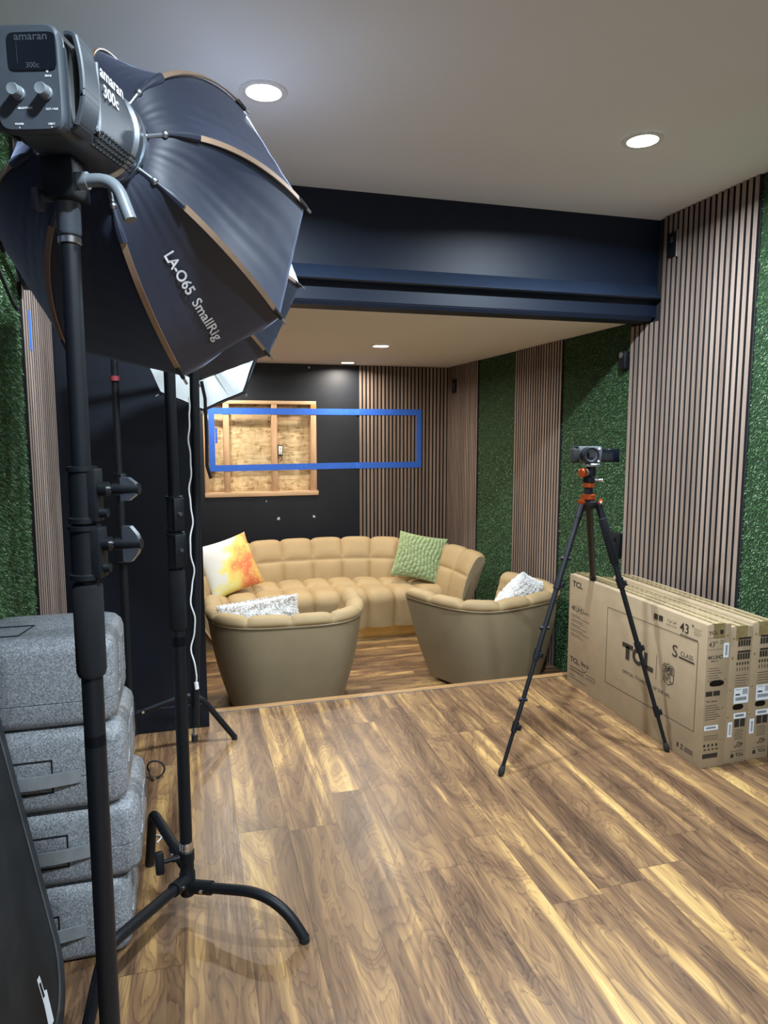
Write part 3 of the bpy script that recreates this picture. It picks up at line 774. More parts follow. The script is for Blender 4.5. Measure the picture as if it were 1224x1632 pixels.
    hh.build('hand_hole', 'holeshade', t, 0)  # flat patch, its dark colour painted in as the hole's shade
    for a, b, c, d in stickers:
        sk = MB(); sk.add([(E(a), y0-.0015, c), (E(b), y0-.0015, c), (E(b), y0-.0015, d), (E(a), y0-.0015, d)], [(0, 1, 2, 3)], 0)
        fs = lambda p, q: (p, y0-.0019, q)
        if (d-c) > (b-a)*wd:
            for i in range(16): sk.line(fs, (E(a+(b-a)*.35), c+(d-c)*(.15+.045*i)), (E(a+(b-a)*.75), c+(d-c)*(.15+.045*i)), .0008+.0008*(i % 3), 1)
        elif d-c > .05:
            for i in range(9): sk.line(fs, (E(a+(b-a)*(.58+.04*i)), c+(d-c)*.55), (E(a+(b-a)*(.58+.04*i)), d-.006), .0008+.0007*(i % 3), 1)
            for i in range(24): sk.line(fs, (E(a+(b-a)*(.12+.032*i)), c+(d-c)*.18), (E(a+(b-a)*(.12+.032*i)), c+(d-c)*.40), .0008+.0007*(i*5 % 3), 1)
            sk.rect(fs, E(a+(b-a)*.1), c+(d-c)*.52, E(a+(b-a)*.42), c+(d-c)*.62, 1)
            sk.line(fs, (E(a+(b-a)*.1), d-.008), (E(a+(b-a)*.45), d-.008), .002, 1)
        else:
            for i in range(22): sk.line(fs, (E(a+(b-a)*(.14+.033*i)), c+(d-c)*.3), (E(a+(b-a)*(.14+.033*i)), c+(d-c)*.72), .0007+.0008*(i*7 % 3), 1)
        sk.build('sticker', ['paper', 'ink'], t, 0)
    if face:
        q = MB(); fx = lambda a, b: (x0-.0012, a, b)             # b up, viewed from -x: right is -y
        def tx(s, size, ypos, z, bold=0, ws=1.0, sp=1.0): q.text(s, size, lambda a, b: fx(ypos-a, z+b), 0, bold, wscale=ws, space=sp)
        tx('TCL', .046, 3.495, .588, .022, 1.25)
        tx('4KUHD', .040, 3.497, .447, .004, .95); tx('SMART TV', .012, 3.365, .452, .01)
        q.line(fx, (3.45, .483), (3.39, .483), .0015); q.line(fx, (3.45, .440), (3.39, .440), .0015)
        for i in range(5):
            z = .420-i*.0285
            q.line(fx, (3.50, z), (3.40-.02*(i % 2), z), .003); q.line(fx, (3.50, z-.0105), (3.31+.03*((i*2) % 3), z-.0105), .0022)
        tx('TCL', .042, 3.498, .138, .022, 1.25); q.line(fx, (3.394, .175), (3.394, .130), .0015)
        tx('fire tv', .040, 3.378, .145, .012, .8)
        ar = [(3.372-.05*i/8, .132-.018*math.sin(PI*i/8)) for i in range(9)]
        for i in range(8): q.line(fx, ar[i], ar[i+1], .004)
        for i in range(2):
            q.line(fx, (3.50, .108-i*.016), (3.35, .108-i*.016), .004); q.line(fx, (3.33, .108-i*.016), (3.23, .108-i*.016), .003)
        q.line(fx, (3.50, .085), (3.24, .080), .0014); q.line(fx, (3.50, .045), (3.32, .045), .003); q.line(fx, (3.50, .060), (3.44, .060), .003)
        fr = [(3.144, .552), (2.456, .560), (2.456, .150), (3.137, .135)]
        fr = [(3.140, .548), (2.456, .560), (2.456, .150), (3.140, .135)]
        for i in range(4): q.line(fx, fr[i], fr[(i+1) % 4], .0026)
        def blk(y, z, a, b): q.rect(fx, y, z, y-a, z+b)
        # big block letters
        blk(3.000, .378, .090, .024); blk(2.970, .318, .032, .070)                      # T
        n = 22
        for i in range(n):
            t0 = math.radians(48+264*i/n); t1 = math.radians(48+264*(i+1)/n); cy, cz, ra, rb = 2.868, .360, .046, .024
            q.add([fx(cy-ra*math.cos(t0), cz+ra*.92*math.sin(t0)), fx(cy-ra*math.cos(t1), cz+ra*.92*math.sin(t1)), fx(cy-rb*math.cos(t1), cz+rb*.92*math.sin(t1)), fx(cy-rb*math.cos(t0), cz+rb*.92*math.sin(t0))], [(0, 1, 2, 3)])
        blk(2.822, .318, .026, .084); blk(2.822, .318, .072, .024)                       # L
        q.line(fx, (2.727, .418), (2.727, .296), .0026)
        tx('OFFICIAL TV PARTNER OF THE NFL', .0235, 2.992, .241, .004, 1.0, 1.0)
        # shield outline, panel and letters
        sh = [(0, .052), (.012, .044), (.026, .046), (.036, .038), (.039, .03), (.036, -.025), (.030, -.036), (.012, -.044), (0, -.052)]
        sh = sh+[(-a, b) for a, b in sh[-2:0:-1]]
        cy, cz = 2.640, .350
        for i in range(len(sh)):
            a, b = sh[i], sh[(i+1) % len(sh)]; q.line(fx, (cy-a[0], cz+a[1]), (cy-b[0], cz+b[1]), .0042)
        for sx in (-1, 1):
            for r in range(3):
                for c_ in range(2): blk(cy-sx*(.013+.012*c_)+.0055, cz+.008+.011*r, .010, .0085)
        q.line(fx, (cy+.036, cz+.004), (cy-.036, cz+.004), .0035)
        n = 12; q.add([fx(cy-.007*math.cos(2*PI*i/n)-.004*math.sin(2*PI*i/n), cz+.026+.015*math.sin(2*PI*i/n)) for i in range(n)], [tuple(range(n))])
        tx('NFL', .050, cy+.0300, cz-.034, .010, .62)
        tx('S', .080, 2.624, .448, .004, 1.15); tx('CLASS', .030, 2.566, .466, .0, 1.0)
        q.line(fx, (2.575, .456), (2.474, .456), .008)
        tx('43', .062, 2.578, .578, .008, 1.0); tx('"', .040, 2.502, .600, .01)
        for i in range(4): q.line(fx, (2.487, .615-i*.009), (2.437+.012*(i % 2), .615-i*.009), .0016)
        for i in range(11): blk(2.572-i*.0105, .560, .006, .008)
        for i in range(2): blk(2.762-.036*i, .588, .030, .026)
        for i in range(8): q.line(fx, (2.664-.008*i, .602+.008*math.sin(i*2)), (2.658-.008*i, .608-.006*math.sin(i*3)), .0025)
        q.line(fx, (2.672, .585), (2.596, .585), .0018)
        blk(2.560, .036, .012, .022); q.line(fx, (2.534, .036), (2.520, .058), .003); q.line(fx, (2.520, .036), (2.534, .058), .003); q.line(fx, (2.536, .036), (2.518, .036), .003); q.line(fx, (2.536, .058), (2.518, .058), .003)
        for i in range(3): q.line(fx, (2.51, .054-i*.008), (2.455, .054-i*.008), .004)
        q.build('face_printing', 'ink', t, 0)
    return t
carton('front cardboard television carton printed with a large logo panel', 2.122, 2.2455, 2.405, 3.530, .650, True)
carton('middle cardboard television carton, upside down, two white stickers', 2.2495, 2.3685, 2.412, 3.46, .628, False, True)
carton('rear cardboard television carton, upside down, touching the slat wall', 2.3725, 2.4990, 2.418, 3.47, .637, False, True)

# ------------------------------------------------------------------ grey foam cases
def rrect(x0, y0, x1, y1, r, n=6):
    out = []
    for cx, cy, a0 in ((x1-r, y1-r, 0), (x0+r, y1-r, 90), (x0+r, y0+r, 180), (x1-r, y0+r, 270)):
        for i in range(n+1):
            a = math.radians(a0+90*i/n); out.append((cx+r*math.cos(a), cy+r*math.sin(a)))
    return out
def loft(m, secs, mi=0, caps=True):
    n = len(secs[0]); vs = [p for s_ in secs for p in s_]; fs = []
    for i in range(len(secs)-1):
        for j in range(n): fs.append((i*n+j, i*n+(j+1) % n, (i+1)*n+(j+1) % n, (i+1)*n+j))
    if caps: fs += [tuple(range(n))[::-1], tuple((len(secs)-1)*n+j for j in range(n))]
    return m.add(vs, fs, mi)
def foam_case(label, x0, x1, y0, y1, z0, h, handle=True, seam=.095):
    t = thing('foam_case', label, 'case', ((x0+x1)/2, (y0+y1)/2, z0), 0, 'stack of grey foam cases')
    prof = [(.030, 0), (.012, .005), (.003, .016), (0, .03), (0, seam-.002), (.004, seam), (0, seam+.002), (0, h-.045), (.005, h-.025), (.018, h-.009), (.040, h)]
    m = MB(); loft(m, [[(x, y, z0+z) for x, y in rrect(x0+i, y0+i, x1-i, y1-i, .045-i*.3)] for i, z in prof])
    m.build('shell', 'foamgrey', t, 50)
    # latch channel on the right side
    m = MB(); zc = z0+h*.5
    m.tube(arc_pts([((x1+.001, y0+.05, z0+seam), 0), ((x1+.001, y0+.09, z0+seam+.005), .02), ((x1+.001, y0+.11, z0+h-.05), .02), ((x1+.001, y1-.11, z0+h-.05), .02), ((x1+.001, y1-.08, z0+seam), 0)]), .004, 6)
    m.build('side_ridge', 'foamgrey', t)
    if handle:
        cx = x1-.24
        m = MB()
        for zz, w in ((z0+.150, .0), (z0+.060, .0)): m.box((cx-.055, y0-.0015, zz-.002), (cx+.055, y0+.003, zz+.002))
        m.box((cx-.057, y0-.0015, z0+.058), (cx-.053, y0+.003, z0+.152)).box((cx+.053, y0-.0015, z0+.058), (cx+.057, y0+.003, z0+.152))
        m.build('handle_recess', 'casedark', t, 0)
        m = MB(); pts = [(cx-.125+.25*i/10, y0-.006-.016*math.sin(PI*i/10), z0+.100) for i in range(11)]
        for k_ in range(10):
            (xa, ya_, za), (xb, yb2, zb) = pts[k_], pts[k_+1]
            m.add([(xa, ya_, za-.018), (xb, yb2, zb-.018), (xb, yb2, zb+.018), (xa, ya_, za+.018), (xa, ya_+.006, za-.018), (xb, yb2+.006, zb-.018), (xb, yb2+.006, zb+.018), (xa, ya_+.006, za+.018)], [(0, 1, 2, 3), (7, 6, 5, 4), (3, 2, 6, 7), (4, 5, 1, 0)])
        m.build('handle', 'greyplast', t, 60)
    else:
        m = MB(); x_, y_ = x0+.02, y0+.06
        for a, b in (((x_, y_), (x_+.11, y_)), ((x_+.11, y_), (x_+.13, y_+.10)), ((x_+.13, y_+.10), (x_, y_+.10))):
            m.tube([(a[0], a[1], z0+h+.0005), (b[0], b[1], z0+h+.0005)], .0025, 6)
        m.build('lid_groove', 'casedark', t)
    return t
foam_case('bottom grey foam case of the stack on the floor', -.585, -.205, 1.935, 2.28, .0, .233)
foam_case('second grey foam case from the bottom of the stack', -.560, -.172, 1.935, 2.28, .234, .222)
foam_case('third grey foam case, just under the topmost case', -.585, -.198, 1.925, 2.28, .457, .232)
foam_case('topmost grey foam case of the stack, without front handle', -.590, -.215, 1.930, 2.25, .690, .245, False, .07)

# black flat case leaning on the left wall
t = thing('flat_case', 'large worn black flat case leaning at the lower left edge', 'case', (-.40, 1.52, 0))
base = V(-.345, 1.18, .0); lean = math.radians(9.5)
# local: a along +y, b up the leaning face, c thickness outwards
ev = V(-math.sin(lean), 0, math.cos(lean)); en = V(math.cos(lean), 0, math.sin(lean))
def cp(a, b, c): return base+V(0, a, 0)+ev*b+en*(c-.06)
pr = rrect(0, .0, .675, 1.02, .15, 10)
m = MB(); secs = []
for ins, c in ((.012, 0), (0, .008), (0, .045), (.010, .056), (.022, .060)):
    cx, cy = .3375, .51
    secs.append([tuple(cp(cx+(a-cx)*(1-ins/.34), cy+(b-cy)*(1-ins/.5), c)) for a, b in pr])
loft(m, secs, 0); m.build('shell', 'casedark', t, 40)
def band(k0, k1, c): 
    m = MB(); n = len(pr)
    ro = [cp(.3375+(a-.3375)*.935*k0, .51+(b-.51)*.957*(1-(1-k0)*.7), c) for a, b in pr]; ri = [cp(.3375+(a-.3375)*.935*k1, .51+(b-.51)*.957*(1-(1-k1)*.7), c) for a, b in pr]
    return m.add([tuple(p) for p in ro+ri], [(i, (i+1) % n, n+(i+1) % n, n+i) for i in range(n)])
band(.999, .90, .0606).build('edge_band', 'caseedge', t, 0)
band(.90, .86, .0608).build('edge_line', 'caseline', t, 0)
m = MB(); m.add([tuple(cp(a, b, .0608)) for a, b in ((.435, .09), (.475, .08), (.482, .16), (.466, .17), (.463, .215), (.442, .22), (.444, .15))], [tuple(range(7))]); m.build('torn_label', 'paper', t, 0)
m = MB(); m.add([tuple(cp(a, b, .0612)) for a, b in ((.448, .165), (.461, .16), (.459, .20), (.447, .205))], [(0, 1, 2, 3)]); m.build('label_print', 'casedark', t, 0)

# ------------------------------------------------------------------ light stands
def knob(t, p, d, s=1.0, mat='alu', hs=1.0):
    p = Vector(p); d = Vector(d).normalized(); up = V(0, 0, 1)
    m = MB(); m.cyl(p, p+d*.014*s, .012*s); m.build('knob_boss', 'metalblk', t)
    m = MB(); m.cyl(p+d*.012*s, p+d*.034*s, .005*s); b = m.build('knob', 'chrome', t)
    m = MB(); m.cyl(p+d*.022*s, p+d*.040*s, .010*s)
    h = .024*hs; e = d.cross(up).normalized(); q = p+d*.036*s
    F = Matrix((d, up, e)).transposed().to_4x4(); F.translation = q
    poly = [(0, -h), (.013, -h), (.024, -h*.55), (.028, -.006), (.028, .006), (.024, h*.55), (.013, h), (0, h)]
    m2 = MB(); m2.prism([(x*s, y*s) for x, y in poly], .014*s, F @ Matrix.Translation((0, 0, -.007*s)))
    m.cyl(q, q+d*.030*s, .0105*s, .009*s)
    m.build('knob_hub', 'metalblk', b); m = m2
    m.build('knob_grip', mat, b)
PX, PY = -.1745, 1.235
st1 = thing('light_stand', 'tall thick black light stand in the left foreground', 'light stand', (PX, PY, 0))
MB().cyl((PX, PY, .10), (PX, PY, .96), .0178).build('lower_tube', 'metalblk', st1)
MB().tube([(PX, PY, z) for z in (1.065, 1.075, 1.22, 1.225)], [.0215, .0245, .0245, .022], 24).build('foam_sleeve', 'foamblk', st1)
MB().cyl((PX, PY, .94), (PX, PY, 1.23), .0178).build('middle_tube', 'metalblk', st1)
MB().cyl((PX, PY, 1.20), (PX, PY, 1.795), .0152).build('upper_tube', 'metalblk', st1)
DK = V(.94, -.28, 0)      # knobs point to the right in the photo
def collar(st, x, y, z0, z1, r, d=DK):
    m = MB(); T = Matrix.Translation((x, y, 0))
    m.lathe([(r*.96, z0), (r*1.14, z0+.002), (r*1.14, z0+.010), (r, z0+.012), (r, z1-.010), (r*1.12, z1-.008), (r*1.12, z1-.001), (r*.95, z1)], T)
    e = V(-d.y, d.x, 0); q = Vector((x, y, 0))
    m.box((-.004, -r*.75, z0+.004), (r*1.35, r*.75, z1-.004), 0, .003, Matrix.Translation(q) @ Matrix(((d.x, e.x, 0, 0), (d.y, e.y, 0, 0), (0, 0, 1, 0), (0, 0, 0, 1))))
    m.box((-r*1.02, -r*.6, (z0+z1)/2), (r*.2, r*.6, (z0+z1)/2+.002), 0, 0, Matrix.Translation(q) @ Matrix(((-e.x, d.x, 0, 0), (-e.y, d.y, 0, 0), (0, 0, 1, 0), (0, 0, 0, 1))))
    return m.build('collar', 'metalblk', st)
collar(st1, PX, PY, 1.232, 1.325, .0235)
collar(st1, PX, PY, 1.327, 1.423, .0215)
for z, hs in ((1.385, .8), (1.293, 1.25)): knob(st1, V(PX, PY, z)+DK*.030, DK, hs=hs)
for z in (1.345, 1.252):
    m = MB(); m.cyl(V(PX, PY, z)+DK*.026, V(PX, PY, z)+DK*.042, .009, .0075); m.build('bolt', 'metalblk', st1)
m = MB(); m.lathe([(.016, 1.776), (.0178, 1.777), (.0178, 1.786), (.016, 1.787)], Matrix.Translation((PX, PY, 0))); m.build('chrome_ring', 'chrome', st1)
m = MB(); m.lathe([(.0155, 1.03), (.019, 1.033), (.019, 1.05), (.0155, 1.053)], Matrix.Translation((PX, PY, 0))); 
MB().lathe([(.028, .07), (.03, .075), (.03, .14), (.022, .15)], Matrix.Translation((PX, PY, 0))).build('hub', 'metalblk', st1)
for a in (85, 217, 325):
    d = V(math.cos(math.radians(a)), math.sin(math.radians(a)), 0); q = V(PX, PY, 0)
    m = MB(); m.tube(arc_pts([(q+d*.02+V(0, 0, .11), 0), (q+d*.25+V(0, 0, .12), .08), (q+d*.33+V(0, 0, .012), 0)]), .0125); lg = m.build('leg', 'metalblk', st1)
    m = MB(); e = q+d*.33; m.cyl(e+V(0, 0, 0), e+V(0, 0, .02), .014); m.build('rubber_foot', 'rubber', lg)

# studio lamp head with yoke: built along an axis from its rear panel to its front ring
def lamp_head(label, rear, ring, panel=True, pole=None):
    rear = Vector(rear); ring = Vector(ring); a = (ring-rear); L = a.length; a.normalize()
    F = frame(rear, a); e1 = -Vector(F.col[0][:3]); e2 = Vector(F.col[1][:3])
    # local: x right as seen from behind, y up, z towards the ring
    F = Matrix((e1, e2, a)).transposed().to_4x4(); F.translation = rear
    t = thing('studio_light', label, 'studio light', tuple(rear-e2*.09))
    def sec(w, h, p, z, n=40):
        return [F @ V(w*pw(math.cos(2*PI*i/n), 2/p), h*pw(math.sin(2*PI*i/n), 2/p), z) for i in range(n)]
    m = MB()
    loft(m, [sec(.044, .062, 6, .012), sec(.046, .066, 6, .02), sec(.046, .067, 6, .055), sec(.057, .068, 5, .062), sec(.062, .070, 4, .13), sec(.068, .071, 2.8, L-.035), sec(.068, .069, 2.2, L-.018)][::1])
    body = m.build('body', 'plastic', t, 40)
    m = MB(); loft(m, [sec(.045, .066, 7, .0), sec(.048, .069, 7, .004), sec(.048, .069, 7, .016), sec(.045, .066, 7, .02)])
    m.build('rear_panel', 'plastic', t, 40)
    m = MB(); loft(m, [sec(.070, .070, 2, L-.020), sec(.076, .076, 2, L-.014), sec(.077, .077, 2, L), sec(.070, .070, 2, L+.002)]); m.build('front_ring', 'alu', t, 40)
    if panel:
        fb = lambda x, y: F @ V(.010+x, y, -.0008)
        m = MB(); n = 32
        m.add([F @ V(.0095+.034*pw(math.cos(2*PI*i/n), .25), .033+.024*pw(math.sin(2*PI*i/n), .25), -.0015) for i in range(n)], [tuple(range(n))]); sc = m.build('screen', 'screen', t, 0)
        m = MB(); m.text('amaran', .014, lambda x, y: F @ V(.0095+x, .047+y, -.0019), 0, .01, 'CENTER', wscale=1.15); m.text('300c', .010, lambda x, y: F @ V(.0095+x, .012+y, -.0019), 0, .01, 'CENTER'); m.rect(lambda x, y: F @ V(.0095+x, y, -.0019), -.021, .018, -.0205, .044); m.build('screen_text', 'dimprint', sc, 0)
        for x in (-.014, .025):
            m = MB(); K = F @ Matrix.Translation((x, -.020, 0)) @ Matrix.Rotation(PI, 4, 'X')
            m.lathe([(.0095, 0), (.0095, .003), (.0085, .004), (.0085, .015), (.0075, .0175), (.004, .0168)], K, 24); m.build('dial', 'plastic2', t)
        m = MB()
        for s_, x, y in (('BRIGHTNESS', -.016, -.040), ('CCT / HUE', .022, -.042), ('SIDUS', .020, .0005), ('POWER', -.026, -.0605), ('USB-C', .020, -.0610)):
            m.text(s_, .0036, lambda p, q, x=x, y=y: fb(x+p, y+q), 0, .02, 'CENTER', wscale=1.0)
        m.text('o', .006, lambda p, q: fb(.019+p, .006+q), 0, .02, 'CENTER')
        for x in (-.026, .020): m.rect(fb, x-.0005, -.0650, x+.0005, -.0628)
        m.build('panel_text', 'white', t, 0)
        m = MB(); m.text('amaran', .030, lambda x, y: F @ V(.0640+.00005*x, .040+y*.8, .090+x), 0, .02, wscale=.95)
        m.text('300c', .030, lambda x, y: F @ V(.0655, .014+y*.8, .095+x), 0, .02, wscale=.95)
        m.build('side_text', 'white', t, 0)
        for sg in (-1, 1):
            pts = arc_pts([(V(sg*.047, .064, 0), 0), (V(sg*.062, .064, 0), .012), (V(sg*.074, .020, 0), .04), (V(sg*.070, -.035, 0), .03), (V(sg*.056, -.058, 0), .012), (V(sg*.047, -.058, 0), 0)], 8)
            m = MB(); cr = []
            for i, p_ in enumerate(pts):
                tg = (pts[min(i+1, len(pts)-1)]-pts[max(i-1, 0)]).normalized(); nr = V(tg.y, -tg.x, 0)*.0042
                zz = .008+.010*abs(i/(len(pts)-1)-.5)*2
                cr.append([F @ V(p_.x+nr.x*u, p_.y+nr.y*u, z_) for u, z_ in ((-1, zz+.002), (-.5, zz), (.5, zz), (1, zz+.002), (1, .056), (.5, .058), (-.5, .058), (-1, .056), (-1, zz+.002))])
            m.grid([[tuple(p) for p in r] for r in cr]); m.build('handle', 'plastic', t, 40)
        m = MB()
        for sg in (-1, 1):
            pts = arc_pts([(F @ V(sg*.058, .060, .064), 0), (F @ V(sg*.060, -.035, .064), .02), (F @ V(sg*.0615, -.045, .073), .01), (F @ V(sg*.062, -.035, .082), .02), (F @ V(sg*.061, .055, .085), 0)])
            m.tube(pts, .003, 8)
        m.build('side_groove', 'plastic2', t)
        m = MB()
        for i in range(12):
            for j in range(4):
                w = F @ V(.0615-.0035*j+.0004*i, -.040-.007*j, .080+.011*i); m.ball(w, .0030, 6)
        vt = m.build('vent_holes', 'rubber', t); 
    # yoke under the body
    b = F @ V(0, -.07, L*.52)
    m = MB(); m.box((-.026, -.058, -.03), (.026, .002, .03), 0, .006, F @ Matrix.Translation((-.011, -.074, L*.52))); yk = m.build('yoke', 'metalblk', t)
    m = MB(); q = F @ V(.013, -.104, L*.52-.01)
    m.cyl(q, q+e1*.016, .013); m.tube(arc_pts([(q+e1*.012, 0), (q+e1*.060-a*.004, .03), (q+e1*.084-e2*.062-a*.012, 0)]), [.010]*11, 12); m.build('tilt_lever', 'plastic2', t)
    m = MB(); q = F @ V(-.030, -.125, L*.52); m.cyl(q, q-e1*.022, .007); m.box((-.006, -.016, -.012), (.006, .016, .012), 0, .003, F @ Matrix.Translation((-.058, -.128, L*.52))); m.build('side_knob', 'plastic', t)
    if pole is not None:
        p = Vector(pole); m = MB(); m.lathe([(.0165, p.z), (.0185, p.z+.004), (.0185, p.z+.05), (.022, p.z+.055), (.022, b.z-.05)], Matrix.Translation((p.x, p.y, 0))); m.build('spigot_socket', 'plastic', t)
    return t, F, a
# softbox: octagonal dome from the ring C along a
def softbox(label, C, a, R, L, roll, ribmat='copper', pm=.95, r0=.075, lip=.05, txt=False, white=False, rough=1.0):
    C = Vector(C); a = Vector(a).normalized()
    e1 = a.cross(V(0, 0, 1)).normalized(); e2 = e1.cross(a)
    t = thing('octagonal_softbox', label, 'softbox', tuple(C))
    def rib_pt(th, tt, out=0):
        p = pm*tt; r = r0+(R-r0)*math.sin(p)/math.sin(pm)+out; z = L*(1-math.cos(p))/(1-math.cos(pm))
        return C+a*z+(e1*math.cos(th)+e2*math.sin(th))*r
    ths = [roll-k*PI/4 for k in range(8)]
    def panel(k, s, tt, out=0):
        A = rib_pt(ths[k], tt); B = rib_pt(ths[(k+1) % 8], tt)
        P = A*(1-s)+B*s
        rad = (P-C-a*((P-C).dot(a)))
        d = rad.normalized()
        sag = -.014*math.sin(PI*s)*math.sin(PI*min(1, tt))
        wr = rough*math.sin(PI*s)*(.0006*math.sin(s*41+k*1.7+2.2*math.sin(tt*5+k))*(1.2-tt)+.0004*math.sin((s*29-tt*9)+k*2.1+1.5*math.sin(tt*9))+.0004*math.sin(s*13+tt*61+k+2*math.sin(s*7))*tt)
        return P+d*(sag+wr+out)
    m = MB(); ns, nt_ = 24, 44
    for k in range(8):
        rows = [[panel(k, s, tt) for s in np.linspace(0, 1, ns+1)] for tt in np.linspace(.0, 1, nt_+1)]
        lipr = []
        for f in (.35, .7, 1.0):
            lipr.append([panel(k, s, 1)+a*(lip*f) + (panel(k, s, 1)-C-a*((panel(k, s, 1)-C).dot(a))).normalized()*(.004*math.sin(PI*s*3)*f*rough-.012*f) for s in np.linspace(0, 1, ns+1)])
        m.grid([[tuple(p) for p in r] for r in rows+lipr])
    m.build('canopy', 'sbox', t, 40)
    m = MB(); rim = [rib_pt(th, 1)+a*.004 for th in ths]; c = C+a*(L+.012)
    pts = []
    for k in range(8):
        for s in np.linspace(0, 1, 6, endpoint=False):
            pts.append((rim[k]*(1-s)+rim[(k+1) % 8]*s))
    pts = [c+(p-c)*.985 for p in pts]; inner = [c+(p-c)*.5+a*(.003*math.sin(i*1.3)+.002*math.sin(i*3.1)) for i, p in enumerate(pts)]; n = len(pts)
    m.add([tuple(p) for p in pts+inner]+[tuple(c)], [(i, (i+1) % n, n+(i+1) % n, n+i) for i in range(n)]+[(n+i, n+(i+1) % n, 2*n) for i in range(n)])
    m.build('diffuser', 'diff', t, 60)
    F = Matrix((e1, e2, a)).transposed().to_4x4(); F.translation = C
    MB().lathe([(r0-.012, -.012), (r0-.004, -.012), (r0-.004, .010), (r0-.012, .010)], F, 36, caps=False).build('speed_ring', 'alu', t)
    for k, th in enumerate(ths):
        d = e1*math.cos(th)+e2*math.sin(th); tg = d.cross(a)
        m = MB(); tsm = np.linspace(.26, .94, 20)
        # flat copper strip
        P = []
        for tt in tsm:
            c_ = rib_pt(th, tt, .003); P.append([c_-tg*.0055, c_-tg*.0055+d*.003, c_+tg*.0055+d*.003, c_+tg*.0055, c_-tg*.0055])
        m.grid([[tuple(p) for p in r] for r in P]); rb = m.build('rib', ribmat, t, 30)
        m = MB(); m.tube([rib_pt(th, tt, .004) for tt in np.linspace(.0, .27, 7)], [.003, .0035, .0035, .004, .0065, .0075, .0075], 8); m.build('rib_sleeve', 'sbox', rb)
        m = MB(); p0 = rib_pt(th, .0, .0); p1 = rib_pt(th, .07, .006); m.cyl(C+d*(r0-.01), p1, .0045); m.ball(p1, .007, 10); m.build('rib_joint', 'alu', rb)
        m = MB(); p0 = rib_pt(th, .93, .003); p1 = rib_pt(th, 1, .004); ex = p1+(p1-rib_pt(th, .96, .004)).normalized()*.03
        m.tube([p0, p1], [.0062, .005], 8, 0); m.tube([p1, ex], [.0032, .0032], 8, 1); m.build('rib_tip', ['rubber', 'alu'], rb)
    if txt:
        k = txt[0]
        m = MB()
        def tp(x, y):
            # x runs outwards along the panel, y across it
            tt = txt[1]+x/txt[3]; w = (rib_pt(ths[k], tt)-rib_pt(ths[(k+1) % 8], tt)).length
            return panel(k, txt[2]-y/w, tt, .003)
        for s_, dx, b in (('LA-O65', 0, .022), ('SmallRig', .113, .014)):
            m.text(s_, .0300, lambda x, y, dx=dx: tp(x+dx, y), 0, b, space=1.0)
        m.build('printed_text', 'white', t, 0)
    return t
Cs, As = V(-.1308, 1.3369, 1.9742), V(.2020, .9727, -.1138)
hd1, F1, a1 = lamp_head('grey studio lamp head with screen at the upper left', (-.2010, 1.112, 1.966), Cs-V(.002, .018, -.002), True, (PX, PY, 1.79))
softbox('large black octagonal softbox with copper ribs in left foreground', Cs, As, .335, .365, .9505, pm=.845, r0=.083, txt=(2, .455, .60, .455))

# second stand: C-stand with bent legs, a lamp and a second softbox hidden behind the first
QX, QY = -.050, 2.07
st2 = thing('light_stand', 'black C-stand with bent tubular legs beside the grey cases', 'light stand', (QX, QY, 0))
T2 = Matrix.Translation((QX, QY, 0))
MB().cyl((QX, QY, .22), (QX, QY, .88), .0185).build('lower_tube', 'metalblk', st2)
MB().tube([(QX, QY, z) for z in (.90, .905, 1.075, 1.08)], [.021, .0245, .0245, .022], 24).build('foam_sleeve', 'foamblk', st2)
MB().cyl((QX, QY, .85), (QX, QY, 1.2), .0185).build('middle_tube', 'metalblk', st2)
MB().cyl((QX, QY, 1.1), (QX, QY, 1.93), .0160).build('upper_tube', 'metalblk', st2)
DQ = V(.5, -.87, 0)
collar(st2, QX, QY, 1.085, 1.19, .024, DQ); collar(st2, QX, QY, 1.192, 1.295, .022, DQ)
for z in (1.14, 1.245):
    m = MB(); m.cyl(V(QX, QY, z)+DQ*.03, V(QX, QY, z)+DQ*.036, .006); m.build('bolt', 'chrome', st2)
MB().lathe([(.019, .205), (.0215, .208), (.0215, .222), (.019, .232)], T2).build('chrome_ring', 'chrome', st2)
hub = MB().lathe([(.021, .06), (.024, .065), (.024, .13), (.021, .135), (.021, .17), (.0235, .172), (.0235, .203), (.02, .206)], T2)
hub = hub.build('hub', 'metalblk', st2)
legs2 = [[((QX, QY, .085), 0), ((.205, 1.905, .125), .12), ((.276, 1.848, .0), 0)],
         [((QX, QY, .150), 0), ((-.158, 2.285, .225), .035), ((-.178, 2.345, .0), 0)],
         [((QX, QY, .110), 0), ((-.245, 1.705, .20), .06), ((-.292, 1.655, .0), 0)]]
for p in legs2:
    a_, b_ = Vector(p[0][0]), Vector(p[1][0]); d = (b_-a_).normalized()
    q = [(a_+d*.02, 0)]+p[1:]
    q[-1] = (Vector(q[-1][0])+V(0, 0, .010), 0)
    lg = MB().tube(arc_pts(q, 10), .0155, 16).build('leg', 'metalblk', st2)
    MB().cyl(a_+d*.015, a_+d*.085, .0205).build('leg_socket', 'metalblk', lg)
    e = Vector(p[-1][0]); MB().cyl(e, e+V(0, 0, .016), .0155).build('leg_cap', 'rubber', lg)
    side = d.cross(V(0, 0, 1)).normalized()
    if side.y > 0: side = -side
    MB().cyl(a_+d*.06+side*.018, a_+d*.06+side*.024, .006).build('leg_bolt', 'chrome', lg)
hk = MB(); q = V(QX-.02, QY-.012, .19); d = V(-.94, -.2, 0).normalized(); hk.cyl(q, q+d*.022, .009).cyl(q+d*.02, q+d*.05, .006)
F = frame(q+d*.058, d); hk.box((-.010, -.034, -.012), (.010, .034, .014), 0, .007, F @ Matrix.Rotation(.25, 4, 'Z')); hk.build('tee_handle', 'metalblk', st2)
